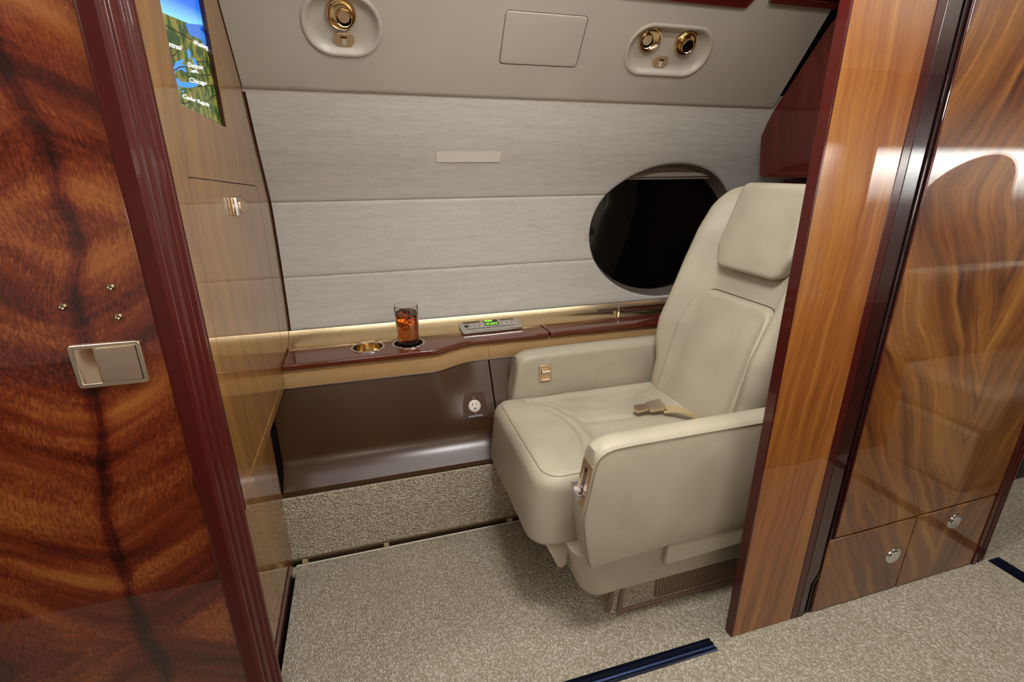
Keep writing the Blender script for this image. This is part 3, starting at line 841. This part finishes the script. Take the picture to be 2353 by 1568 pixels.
box('panel_backing', (PX0, -0.05, -0.045), (PX1, 0.30, -0.03), 'black', ov, F=frame(ps(0, 0, 0), (1, 0, 0), PD))
# mahogany rails of the bins above
slab('bin_rail', [fillet([(PX0, 0.3065), (1.172, 0.3065), (1.190, 0.335), (1.190, 0.42), (PX0, 0.42)], [0, 0.006, 0.004, 0, 0])], lambda u, v, d: ps(u, v, d), -0.002, 0.008, 'wood_mahogany', ov, bevel=0.0015)
slab('bin_rail', [rect(1.245, 0.326, PX1+0.01, 0.345)], lambda u, v, d: ps(u, v, d), -0.002, 0.012, 'wood_mahogany', ov, bevel=0.002)
slab('shadow_gap', [rect(1.245, 0.345, PX1+0.01, 0.42)], lambda u, v, d: ps(u, v, d), -0.002, 0.003, 'burgundy_dark', ov)
# blank access panel
ap = empty('access_panel', ps(0.555, 0.104), 'blank beige leather access panel between the two air vent pods', 'panel')
pillow('cover', inset(acc, 0.0018), lambda u, v, d: ps(u, v, d), -0.008, 0.0105, 0.004, 0.001, 'leather_overhead', ap)
slab('gap', [rect(0.425, 0.098, 0.684, 0.254)], lambda u, v, d: ps(u, v, d), -0.014, -0.0085, 'leather_seam', ap)

plain('pod_plastic', srgb(176, 166, 150), 0.32)
def pod(name, loop, label, vents, plate):
    cx = sum(p[0] for p in loop)/len(loop); cs = sum(p[1] for p in loop)/len(loop)
    e = empty(name, ps(cx, min(p[1] for p in loop)), label, 'vent pod', 'air vent pods')
    R = []
    for d, h in ((-0.004, 0.0), (-0.004, 0.002), (-0.001, 0.0045), (0.004, 0.0045), (0.0075, 0.002), (0.013, -0.006), (0.020, -0.011), (0.030, -0.0135)):
        q = inset(loop, d); R.append([ps(p[0], p[1], h) for p in q])
    q = inset(loop, 0.03)
    for k in (0.75, 0.5, 0.25, 0.03):
        R.append([ps(cx+(p[0]-cx)*k, cs+(p[1]-cs)*k, -0.014) for p in q])
    mobj('dish', *loft(R, False, True), 'pod_plastic', e, sharp=50)
    for (vx, vs, r, aim, nz) in vents:
        F = frame(ps(vx, vs, -0.0135), (1, 0, 0), PD)
        v = lathe('vent', [(r*1.10, 0.0), (r*1.08, 0.009), (r*1.03, 0.0115), (r*0.97, 0.0105)], F, 'gold', e, 44, label='round polished gold air vent')
        ox, oy = aim; ro = r*0.60
        circ = lambda c, rad, h: [F @ Vector((c[0]+rad*math.cos(2*math.pi*k/44), c[1]+rad*math.sin(2*math.pi*k/44), h)) for k in range(44)]
        O = (ox*r, oy*r)
        mid = lambda t: (O[0]*t, O[1]*t)
        mobj('bowl', *loft([circ((0, 0), r*0.975, 0.0105), circ(mid(0.1), r*0.93, 0.007), circ(mid(0.35), r*0.84, 0.0035), circ(mid(0.7), r*0.72, 0.0018), circ(O, ro, 0.0012)], False, True), 'gold', v, sharp=60)
        mobj('nozzle', *loft([circ(O, ro*1.03, 0.001), circ(O, ro*1.0, 0.006+nz), circ(O, ro*0.95, 0.0075+nz), circ(O, ro*0.88, 0.006+nz), circ(O, ro*0.86, 0.0018)], False, False), 'gold', v)
        if nz < 0.005:
            mobj('throat', *loft([circ(O, ro*0.87, 0.0016), circ(O, ro*0.5, 0.0017)], False, True), 'black', v)
            P2 = (O[0]-0.02*r, O[1]+0.10*r)
            mobj('damper_disc', *loft([circ(P2, ro*0.76, 0.0017), circ(P2, ro*0.74, 0.0042), circ(P2, ro*0.2, 0.0045)], False, True), 'gold_satin', v)
        else:
            mobj('throat', *loft([circ(O, ro*0.87, 0.0016+nz*0.5), circ(O, ro*0.4, 0.0017+nz*0.5)], False, True), 'black', v)
    px, pz, ph, rot = plate
    F = frame(ps(px, pz, -0.0125), (1, 0, 0), PD)
    L = fillet([(-0.017, -0.018), (0.017, -0.018), (0.027, -0.004), (0.027, 0.006), (0.018, 0.018), (-0.018, 0.018), (-0.027, 0.006), (-0.027, -0.004)], 0.01, 5)
    sw = slab('switch_plate', [L], framef(F), 0.0, 0.004, 'gold_satin', e, bevel=0.0012, label='pink-gold light switch plate')
    slab('switch_slider', [rect(-0.014, -0.014, 0.014, 0.016, 0.002)], framef(F), 0.004, 0.0062, 'gold_satin', sw, bevel=0.001)
    slab('slot', [rect(-0.009, 0.005, 0.009, 0.0105, 0.0027)], framef(F), 0.0058, 0.0066, 'burgundy_dark', sw)
    slab('button', [ell(0, -0.005, 0.0055, 0.0078, 24)], framef(F), 0.006, 0.008, 'chrome', sw, bevel=0.0012)
pod('vent_pod', podL, 'oval beige vent pod with a single gold air vent', [(0.0, 0.203, 0.034, (0.18, -0.27), 0.002)], (0.0, 0.141, 0, 0))
pod('vent_pod', podR, 'wide oval beige vent pod with two gold air vents', [(0.901, 0.196, 0.034, (-0.20, -0.20), 0.002), (1.028, 0.194, 0.034, (0.08, -0.16), 0.014)], (0.966, 0.131, 0, 0))

# white strip on the side wall
z = 1.232
stp = slab('blank_placard', [rect(0.2535, 1.2155, 0.471, 1.2475, 0.001)], lambda u, v, d: Vector((u, wy(v)+d, v)), 0.003, -0.003, 'strip_white', None, bevel=0.001)
tag(stp, 'narrow plain white strip fixed on the upper fabric wall panel', 'strip')

# ------------------------------------------------------------------ things on and under the ledge
for i, (cx, cy) in enumerate(CUPS):
    c = empty('cup_holder', (cx, cy, 0.575), ('empty gold-toned cup holder sunk in the side ledge', 'gold-toned cup holder with the drink standing in it')[i], 'cup holder', 'cup holders in the ledge')
    F = frame((cx, cy, 0), (1, 0, 0), (0, 1, 0))
    lathe('rim', [(0.0480, 0.632), (0.0485, 0.6345), (0.051, 0.6358), (0.0545, 0.6345), (0.0555, 0.632)], F, 'chrome', c, 48)
    lathe('bowl', [(0.0482, 0.633), (0.0475, 0.60), (0.047, 0.590), (0.044, 0.586), (0.0, 0.586)], F, 'cup_metal', c, 48)

g = empty('drinking_glass', (0.110, 1.628, 0.588), 'tall cut glass of iced brown drink standing in the cup holder', 'glass')
GF = frame((0.110, 1.628, 0.5875), (1, 0, 0), (0, 1, 0))
def glass_ring(r, h, cut=0.0, n=48):
    return [GF @ Vector(((r-cut*(k % 4 == 0))*math.cos(2*math.pi*k/n), (r-cut*(k % 4 == 0))*math.sin(2*math.pi*k/n), h)) for k in range(n)]
R = [glass_ring(0.030, 0.0), glass_ring(0.0335, 0.002), glass_ring(0.0345, 0.02, 0.002), glass_ring(0.0355, 0.05, 0.0022), glass_ring(0.0362, 0.068), glass_ring(0.0395, 0.178), glass_ring(0.0397, 0.180),
     glass_ring(0.0385, 0.181), glass_ring(0.0378, 0.179), glass_ring(0.0345, 0.068), glass_ring(0.0325, 0.02), glass_ring(0.029, 0.012)]
mobj('tumbler', *loft(R, True, True), 'glass', g, sharp=30)
lathe('drink', [(0.0, 0.0125), (0.0288, 0.0125), (0.0323, 0.02), (0.0343, 0.068), (0.0368, 0.155), (0.0, 0.156)], GF, 'tea', g, 40)
ri = random.Random(3)
for k in range(8):
    a = k*2.4; rr = 0.017 if k else 0.0
    hz_ = 0.150-0.016*(k//3)*1.2
    F = GF @ Matrix.Translation((rr*math.cos(a), rr*math.sin(a), hz_)) @ Matrix.Rotation(ri.uniform(0, 3), 4, 'Z') @ Matrix.Rotation(ri.uniform(-.6, .6), 4, 'X') @ Matrix.Rotation(ri.uniform(-.6, .6), 4, 'Y')
    box('ice_cube', (-0.0105, -0.0105, -0.009), (0.0105, 0.0105, 0.009), 'ice', g, 0.003, F=F)

# seat control panel on the sill
pa = [Vector((0.305, 1.664, 0.6335)), Vector((0.532, 1.672, 0.6335)), Vector((0.532, 1.768, 0.650))]
cpn = empty('control_panel', (0.42, 1.70, 0.632), 'slim metal seat control panel with green lettering on the sill', 'control panel')
CF = frame((0.305, 1.664, 0.6345), (1, 0.02, 0), (0, 1, 0.17))
CW, CH = 0.228, 0.100
cf = framef(CF)
slab('faceplate', [rect(0, 0, CW, CH, 0.006)], cf, 0.0, 0.005, 'panel_glass', cpn, bevel=0.0015)
for (x0, x1) in ((0.016, 0.083), (0.158, 0.215)):
    slab('dark_window', [rect(x0, 0.074, x1, 0.090, 0.0075)], cf, 0.0045, 0.0058, 'display_brown', cpn)
for (z0, z1) in ((0.066, 0.092), (0.040, 0.060)):
    slab('display_window', [rect(0.094, z0, 0.148, z1, 0.009)], cf, 0.0045, 0.0058, 'display_dark', cpn)
text('display_text', 'VIDEO', CF @ Matrix.Translation((0.098, 0.070, 0.0060)), 0.022, 'led_green', cpn, 0.030)
text('display_text', 'AT.AUTA', CF @ Matrix.Translation((0.098, 0.044, 0.0060)), 0.018, 'led_green', cpn, 0.044)
for bx in (0.024, 0.044, 0.062, 0.080, 0.168, 0.188, 0.206):
    lathe('button', [(0.0075, 0.0045), (0.0075, 0.007), (0.0055, 0.0078), (0.0, 0.0078)], CF @ Matrix.Translation((bx, 0.050, 0)), 'chrome' if bx > 0.03 else 'black_plastic', cpn, 20)
slab('lower_groove', [rect(0.016, 0.024, 0.200, 0.027)], cf, 0.0045, 0.0054, 'black_plastic', cpn)
tube('front_lip', [cf(0.004, 0.004, 0.004), cf(CW/2, 0.0, 0.0045), cf(CW-0.004, 0.004, 0.004)], 0.003, 'chrome', cpn, 8)

# power outlet on the kick panel
k0 = kick(0.31, 0.44); k1 = kick(0.31, 0.70)
KV = (k1-k0).normalized()
q = hitp(1090, 932, kick(0.31, 0.58), Vector((0, -KV.z, KV.y)))
OF = frame(q, (1, 0, 0), KV)
of = framef(OF)
po = empty('power_outlet', q-KV*0.043, 'brown square power outlet plate with a round white socket', 'outlet')
slab('faceplate', [rect(-0.041, -0.044, 0.041, 0.044, 0.006)], of, -0.004, 0.004, 'outlet_plate', po, bevel=0.0015)
lathe('socket', [(0.0, 0.0062), (0.0195, 0.0062), (0.0212, 0.0052), (0.0215, 0.003)], OF @ Matrix.Translation((0.0, -0.002, 0)), 'rubber_white', po, 36)
for (a0, b0, a1, b1) in ((-0.0085, -0.001, -0.0062, 0.009), (0.0062, 0.0005, 0.0082, 0.008), (-0.003, -0.014, 0.003, -0.009)):
    slab('socket_slot', [rect(a0, b0, a1, b1)], of, 0.0058, 0.0066, 'display_brown', po)
for sv in (0.0265, -0.0285):
    lathe('screw', [(0.0, 0.0052), (0.003, 0.005), (0.004, 0.0038)], OF @ Matrix.Translation((0.0, sv, 0)), 'outlet_screw', po, 16)
# the four small words of print below the socket, too small to read
px_ = -0.0245
for wd in ((0.0026, 3), (0.0024, 4), (0.0024, 3), (0.0026, 7)):
    for k in range(wd[1]):
        slab('printed_letter', [rect(px_, -0.0385, px_+wd[0]*0.72, -0.0345)], of, 0.0039, 0.0044, 'print_white', po)
        px_ += wd[0]
    px_ += 0.0018

# =================================================================== SEAT
YC = 1.225
st = empty('passenger_seat', (0.70, YC, 0.0), 'cream leather passenger seat with wide armrests and headrest', 'seat')
LS = 'leather_seat'
# ---- cushion
CUF0 = fillet([(0.338, 0.976), (0.985, 0.976), (0.985, 1.474), (0.338, 1.474)], [0.07, 0.03, 0.03, 0.05], 10)
CUF = []
for i_, p_ in enumerate(CUF0):
    q_ = CUF0[(i_+1) % len(CUF0)]; n_ = max(1, int((q_-p_).length/0.012))
    CUF += [p_.lerp(q_, k_/n_) for k_ in range(n_)]
def cz(x, y, z):
    t = (z-0.25)/0.215
    lean = 0.030*(1-t)*sm(0.75, 0.34, x)*0.0
    x2 = x + (0.022*t if x < 0.5 else 0.0)*sm(0.52, 0.36, x)
    if z > 0.40:
        xcr = 0.548-0.100*((y-1.19)/0.25)**2          # horseshoe crease behind the front roll
        dd = x-xcr; inb = sm(0.245, 0.19, abs(y-YC))
        dip = inb*(0.016*sm(-0.005, 0.05, dd)+0.009*math.exp(-(dd/0.011)**2)+0.003*math.exp(-((dd-0.045)/0.012)**2)*sm(1.22, 1.36, y)+0.003*math.exp(-((dd-0.085)/0.013)**2)*sm(1.24, 1.38, y))
        ln = y-1.245+0.06*(x-0.6)
        dip += inb*0.007*math.exp(-(ln/0.014)**2)*sm(0.02, 0.07, dd)*sm(0.30, 0.15, dd)
        wr_ = 0.0012*math.sin(60*(x*0.5+y)+3*math.sin(9*y))*sm(0.40, 0.55, x)*sm(0.80, 0.55, x)
        z = z-dip*sm(0.40, 0.47, z)+wr_+0.010*(1-((y-YC)/0.25)**2)*sm(0.40, 0.47, z)*sm(0.34, 0.45, x)
    return Vector((x2, y, z))
R = []
r = 0.040
for k in range(6):
    th = math.pi/2*k/5
    q = inset(CUF, 0.018*(1-math.sin(th))); R.append([cz(p[0], p[1], 0.252+0.018*(1-math.cos(th))) for p in q])
for k in range(8):
    th = math.pi/2*k/7
    q = inset(CUF, r*(1-math.cos(th))); R.append([cz(p[0], p[1], 0.462-r*(1-math.sin(th))) for p in q])
q = inset(CUF, r); cc = (0.66, YC)
for k in range(1, 71):
    s = 1-k/70*0.995
    R.append([cz(cc[0]+(p[0]-cc[0])*s, cc[1]+(p[1]-cc[1])*s, 0.462) for p in q])
cu = mobj('seat_cushion', *loft(R), LS, st, sharp=60)
q = inset(CUF, 0.020)
path = [cz(p[0], p[1], 0.4575) + Vector((0, 0, -0.0012)) for p in q if p[0] < 0.62]
# order the seam from one side round the front to the other
path.sort(key=lambda p: math.atan2(p.y-YC, -(p.x-0.62)))
tube('seam', path, 0.0014, 'leather_seam', cu, 6)
# ---- leg-rest flap under the cushion front
slab('leg_rest', [fillet([(0.373, 0.275), (0.445, 0.262), (0.437, 0.182), (0.424, 0.176), (0.414, 0.180)], 0.004)], FP, 0.984, 1.468, LS, st, bevel=0.003)
# ---- skirted base
BL = fillet([(0.430, 0.906), (1.08, 0.906), (1.08, 1.545), (0.430, 1.545)], [0.05, 0.01, 0.01, 0.05], 8)
def bmap(u, v, d):
    k = (0.27-d)/0.145
    return Vector((u+(0.034*k if u < 0.75 else 0)*sm(0.75, 0.45, u), v, d+0.012*sm(0.5, 1.0, u)*k))
rslab('base_skirt', BL, bmap, 0.262, 0.126, 0.012, LS, st, r0=0.0)
# side housing that stands proud of the skirt near the rear
hb = [Vector(q) for q in ((0.640, 0.25), (0.640, 0.275), (0.905, 0.285), (0.905, 0.215), (0.695, 0.201))]
hbl = [Vector((0.682, 0.201)), Vector((0.945, 0.214)), Vector((0.945, 0.285)), Vector((0.682, 0.285))]
slab('side_housing', [hbl], FP, 0.908, 0.888, LS, st, bevel=0.002)
# ---- carpeted floor pedestal with a perforated grille
pdl = fillet([(0.562, 0.948), (1.10, 0.948), (1.10, 1.44), (0.562, 1.44)], [0.02, 0, 0, 0.03], 5)
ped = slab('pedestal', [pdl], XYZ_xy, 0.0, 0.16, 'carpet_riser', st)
plain('pedestal_trim', srgb(134, 108, 88), 0.6)
box('kick_strip', (0.585, 0.943, 0.0), (1.02, 0.949, 0.014), 'pedestal_trim', st, 0.002)
tube('pedestal_piping', [(0.562, 0.962, 0.0), (0.562, 0.955, 0.05), (0.566, 0.950, 0.09), (0.575, 0.946, 0.15)], 0.007, 'pedestal_trim', st, 8)
tube('pedestal_piping', [(0.590, 0.946, 0.004), (0.590, 0.946, 0.05), (0.596, 0.946, 0.10), (0.610, 0.946, 0.15)], 0.008, 'pedestal_trim', st, 8)
gr = box('grille', (0.70, 0.940, 0.028), (0.99, 0.949, 0.105), 'pedestal_trim', st, 0.003)
v = []; f = []
for i in range(30):
    for jx in range(8):
        cx_ = 0.710+i*0.0094; cz_ = 0.037+jx*0.0085
        b0 = len(v)
        for k in range(6):
            v.append(Vector((cx_+0.0021*math.cos(k*math.pi/3), 0.9396, cz_+0.0021*math.sin(k*math.pi/3))))
        f.append(tuple(range(b0, b0+6)))
ho = mobj('perforations', v, f, 'black', gr, smooth=False); ho['kind'] = 'stuff'
# ---- armrests
AO = [(0.459, 0.257), (0.452, 0.285), (0.443, 0.333), (0.4355, 0.390), (0.4345, 0.412), (0.439, 0.436), (0.447, 0.480), (0.455, 0.530), (0.4615, 0.557), (0.470, 0.571), (0.484, 0.580), (0.505, 0.586),
      (0.56, 0.588), (0.75, 0.589), (1.03, 0.590), (1.05, 0.585), (1.05, 0.30), (1.03, 0.280), (0.90, 0.272), (0.70, 0.266), (0.48, 0.252), (0.468, 0.250)]
def armrest(y0, y1, near):
    """y0 outer face, y1 inner face"""
    sg = 1 if y1 > y0 else -1
    lp = [Vector(p) for p in AO]
    def mp(u, v, d): return Vector((u, d, v))
    cr = lambda d: 0.013*math.sin(math.pi*min(1, max(0, (d-y0)/(y1-y0))))**0.8
    R = []
    ro, ri_ = 0.004, 0.014
    for k in range(4):
        th = math.pi/2*k/3
        R.append([mp(p.x, p.y, y0+sg*ro*(1-math.cos(th))) for p in inset(lp, ro*(1-math.sin(th)))])
    for k in range(1, 8):
        d = y0+(y1-y0-sg*ri_)*k/8
        q = [p.lerp(a, sm(0.545, 0.575, p.y)) for a, p in zip(inset(lp, -cr(d)), lp)]
        R.append([mp(p.x, p.y, d) for p in q])
    for k in range(6):
        th = math.pi/2*k/5
        d = y1-sg*ri_*(1-math.sin(th))
        R.append([mp(p.x, p.y, d) for p in [a.lerp(b, sm(0.545, 0.575, c_.y)) for a, b, c_ in zip(inset(lp, ri_*(1-math.cos(th))), inset(lp, ri_*(1-math.cos(th))-cr(d)*0.6), lp)]])
    a = mobj('armrest', *loft(R), LS, st, sharp=38)
    pts = [mp(p[0], p[1], y0-sg*0.0002) for p in AO[:15]]
    tube('seam', pts, 0.0014, 'leather_seam', a, 6)
    return a
na = armrest(0.885, 0.958, True)
fa = armrest(1.567, 1.494, False)
# lever plate in the front of the near armrest
A = Vector((0.4460, 0.9200, 0.480)); up = Vector((0.455-0.439, 0, 0.530-0.436)).normalized()
LF = frame(A, (0, -1, 0), up)
lf = framef(LF)
lp = slab('lever_plate', [rect(-0.024, -0.052, 0.024, 0.062, 0.003), rect(-0.020, -0.047, 0.020, 0.057)], lf, -0.004, 0.0022, 'gold_satin', na, bevel=0.001, label='bronze recline lever plate')
slab('plate_well', [rect(-0.020, -0.047, 0.020, 0.057)], lf, -0.004, 0.0006, 'gold_satin', lp)
slab('plate_track', [rect(-0.008, -0.035, 0.004, 0.045)], lf, 0.0004, 0.0012, 'burgundy_dark', lp)
slab('lever', [rect(-0.022, -0.020, -0.002, -0.006, 0.001)], lf, -0.004, 0.022, 'lever_chrome', lp, bevel=0.001)
slab('lever', [rect(-0.001, -0.034, 0.016, -0.018, 0.001)], lf, -0.004, 0.020, 'lever_chrome', lp, bevel=0.001)
slab('lever_wire', [rect(-0.004, -0.0175, 0.020, -0.0145)], lf, 0.004, 0.018, 'chrome', lp)
# swivel handle on the inner face of the far armrest
q = hit(1253, 857, 1, 1.492)
HF = frame(q, (1, 0, 0), (0, 0, 1)); hf = framef(HF)
hd = slab('seat_control', [rect(-0.023, -0.031, 0.023, 0.031, 0.008), rect(-0.0155, -0.024, 0.0155, 0.0235, 0.003)], hf, -0.003, 0.004, 'polished_nickel', fa, bevel=0.0015, label='small nickel recline handle')
slab('handle_well', [rect(-0.0155, -0.024, 0.0155, 0.0235)], hf, -0.003, -0.001, 'gold_satin', hd)
tube('handle_grip', [hf(-0.015, 0.004, 0.003), hf(0.015, 0.004, 0.003)], 0.0075, 'polished_nickel', hd, 12)

# ---- backrest
ZB = [0.34, 0.43, 0.53, 0.667, 0.756, 0.80, 0.913, 1.041, 1.135]
XBK = [0.962, 0.972, 0.998, 1.043, 1.077, 1.092, 1.130, 1.166, 1.192]
def xc(z): return (interp(z-0.03, ZB, XBK)+2*interp(z, ZB, XBK)+interp(z+0.03, ZB, XBK))/4
WG = [(0.34, 0.02), (0.45, 0.040), (0.55, 0.055), (0.62, 0.080), (0.70, 0.098), (0.90, 0.092), (1.0, 0.080), (1.07, 0.058), (1.14, 0.022)]
def wing(t, z): return interp(z, [g[0] for g in WG], [g[1] for g in WG])*sm(0.50, 0.90, abs(t))
BW, BTOP, BBOT = 0.258, 1.138, 0.36
def halfw(z):
    w_ = BW-0.014*sm(0.66, 0.54, z)
    if z > BTOP-0.075:
        k = (z-(BTOP-0.075))/0.075
        w_ -= 0.075*(1-math.sqrt(max(0, 1-k*k)))
    return w_
def bfront(a, b):
    zz = BBOT+(BTOP-BBOT)*b; hw_ = halfw(zz); s = 2*a-1
    s = math.copysign(1-(1-abs(s))**1.35, s)
    y = YC+hw_*s; t = (y-YC)/BW
    d = hw_*(1-abs(s)); r_ = 0.055
    e = r_-math.sqrt(max(0, r_*r_-(r_-min(d, r_))**2))
    dt = BTOP-zz; rt = 0.05
    e2 = rt-math.sqrt(max(0, rt*rt-(rt-min(dt, rt))**2))
    return Vector((xc(zz)-wing(t, zz)+max(e, e2), y, zz))
NU, NV = 48, 60
verts = [bfront(i/NU, (1-(1-j/NV)**1.5)) for j in range(NV+1) for i in range(NU+1)]
faces = [(j*(NU+1)+i, j*(NU+1)+i+1, (j+1)*(NU+1)+i+1, (j+1)*(NU+1)+i) for j in range(NV) for i in range(NU)]
nfr = len(verts)
for j in range(NV+1):
    for i in range(NU+1):
        p = verts[j*(NU+1)+i]
        verts.append(Vector((xc(p.z)+0.11, YC+(p.y-YC)*0.94, p.z-0.004)))
faces += [tuple(nfr+k for k in reversed(fc)) for fc in faces[:]]
rim = [i for i in range(NU+1)]+[(j)*(NU+1)+NU for j in range(1, NV+1)]+[NV*(NU+1)+i for i in range(NU-1, -1, -1)]+[j*(NU+1) for j in range(NV-1, 0, -1)]
for k in range(len(rim)):
    a_, b_ = rim[k], rim[(k+1) % len(rim)]
    faces.append((a_, b_, b_+nfr, a_+nfr))
bk = mobj('backrest', verts, faces, LS, st, sharp=70)
def backmap(u, v, d):
    t = (u-YC)/BW
    return Vector((xc(v)-wing(t, v)*0.75-d, u, v))
pil_l = fillet([(1.045, 0.40), (1.405, 0.40), (1.400, 0.70), (1.385, 0.815), (1.065, 0.815), (1.050, 0.70)], [0.02, 0.02, 0.06, 0.055, 0.055, 0.06], 8)
pillow('back_panel', pil_l, backmap, -0.020, 0.050, 0.014, 0.004, LS, st, rings=12)
hr_l = fillet([(1.100, 0.892), (1.350, 0.892), (1.376, 0.96), (1.360, 1.150), (1.090, 1.150), (1.074, 0.96)], [0.035, 0.035, 0.05, 0.025, 0.025, 0.05], 8)
pillow('headrest', hr_l, backmap, -0.015, 0.058, 0.020, 0.007, LS, st, rings=12)
def outline_shade(lp_, parent_):
    q_ = lp_+[lp_[0]]
    tube('seam', [Vector((xc(p[1])-wing((p[0]-YC)/BW, p[1])-0.0005, p[0], p[1])) for p in q_ if p[1] < 1.11], 0.0026, 'groove_shade', parent_, 6)  # dark tube paints the shade in the groove round the padding
outline_shade(pil_l, bk)
outline_shade([p for p in hr_l], bk)
sp_ = []
for (u, v) in ((1678, 530), (1655, 530), (1639, 532), (1626, 539), (1617, 549), (1616, 575), (1618, 600), (1622, 630), (1634, 664)):
    pt = hit(u, v, 1, 1.43)
    yy = 1.425
    for _ in range(6):
        pt = hit(u, v, 0, xc(pt.z)-wing((pt.y-YC)/BW, pt.z)-0.001)
    sp_.append(pt)
tube('seam', sp_, 0.0012, 'leather_seam', bk, 6)
tube('seam', [Vector((p.x, 2*YC-p.y, p.z)) for p in sp_], 0.0012, 'leather_seam', bk, 6)
box('back_frame', (1.08, YC-0.2, 0.14), (1.16, YC+0.2, 0.75), 'black', st)

# ---- seat belt lying on the cushion
bl = grid('seat_belt', 14, 2, lambda a, b: Vector((0.935-0.085*a, 1.135+0.085*a+0.020*(b-0.5)*2, 0.464+0.016*math.sin(math.pi*a)+0.006*a+0.005*(b-0.5))), 'belt_web', st, 0.003, 0)
BF = frame((0.826, 1.232, 0.480), (-1, 0.10, -0.12), (0.12, 1, 0.18)); bf = framef(BF)
bu = slab('buckle', [fillet([(-0.032, -0.024), (0.020, -0.020), (0.020, 0.020), (-0.032, 0.024)], 0.008)], bf, -0.007, 0.004, 'satin_nickel', bl, bevel=0.003, label='gold metal buckle')
lathe('boss', [(0.0, 0.0145), (0.010, 0.014), (0.0165, 0.011), (0.019, 0.004)], BF, 'polished_nickel', bu, 28)
slab('tongue', [fillet([(0.018, -0.013), (0.058, -0.016), (0.066, 0.0), (0.058, 0.016), (0.018, 0.013)], 0.006)], bf, -0.008, 0.000, 'gold_satin', bu, bevel=0.002)
tube('hook', [bf(-0.032, 0.024, 0.004), bf(-0.040, 0.012, 0.012), bf(-0.040, -0.012, 0.012), bf(-0.032, -0.024, 0.004)], 0.0035, 'polished_nickel', bu, 8)

# =================================================================== OPPOSITE SIDE OF THE AISLE (behind the camera, seen in the lacquer)
MY = 1.585
wo = empty('wall_opposite', (1.2, -0.2, 0.0), kind='structure')
grid('upholstered_panel', 60, 24, lambda a, b: Vector((-2.0+6.4*a, MY-wy(0.60+0.85*b), 0.60+0.85*b)), 'wall_cloth', wo, 0.01, 1)
grid('kick_panel', 8, 8, lambda a, b: Vector((-2.0+6.4*a, MY-(1.42+0.16*b), 0.58*b)), 'leather_kick', wo, 0.01, 1)
box('ledge', (-2.0, MY-1.80, 0.60), (4.4, MY-1.57, 0.632), 'wood_ledge', wo, 0.005)
def opo(a, b):
    k = b*7; s = interp(k, [0, 1, 2, 3, 4, 5, 6, 7], [0.0, 0.10, 0.20, 0.305, 0.36, 0.41, 0.50, 0.60]); h = interp(k, [0, 1, 2, 3, 4, 5, 6, 7], [0, 0, 0, 0, -0.001, -0.012, -0.06, -0.135])
    q = ps(0, s, h); return Vector((-2.0+6.4*a, MY-q.y, q.z-0.112))
grid('overhead_face', 20, 28, opo, 'leather_overhead', wo)
box('rail', (-2.0, 0.06, 1.475), (4.4, 0.085, 1.52), 'burgundy', wo, 0.003)
for i, cx in enumerate((0.35, 1.60, 2.86, 4.0)):
    w_ = empty('window_%d' % (i+2), (cx, -0.2, 0.75), kind='structure')
    zc, rx_, rz_ = 1.02, 0.31, 0.225
    ring = lambda k, d: [Vector((cx+rx_*k*math.cos(2*math.pi*n_/48), MY-wy(zc+rz_*k*math.sin(2*math.pi*n_/48))+d, zc+rz_*k*math.sin(2*math.pi*n_/48))) for n_ in range(48)]
    mobj('rim', *loft([ring(1.04, 0.001), ring(1.02, 0.006), ring(1.0, 0.004), ring(0.97, 0.0015)], False, False), 'shade', w_)
    mobj('pane', *loft([ring(0.99, 0.003), ring(0.6, 0.003), ring(0.2, 0.003)], False, True), 'pane_dark', w_)
dv = empty('divan', (3.1, 0.2, 0.0), 'long cream leather divan against the opposite wall', 'sofa')
box('base', (2.10, 0.21, 0.0), (4.13, 0.52, 0.26), LS, dv, 0.02, seg=3)
for k in range(3):
    box('seat_cushion', (2.10+k*0.675, 0.19, 0.26), (2.765+k*0.675, 0.56, 0.43), LS, dv, 0.035, seg=4)
    box('back_cushion', (2.10+k*0.675, 0.08, 0.43), (2.765+k*0.675, 0.22, 0.80), LS, dv, 0.04, seg=4)
box('divider', (2.03, -0.22, 0.0), (2.06, -0.09, CEIL), 'wood_cabinet', wo, 0.003)
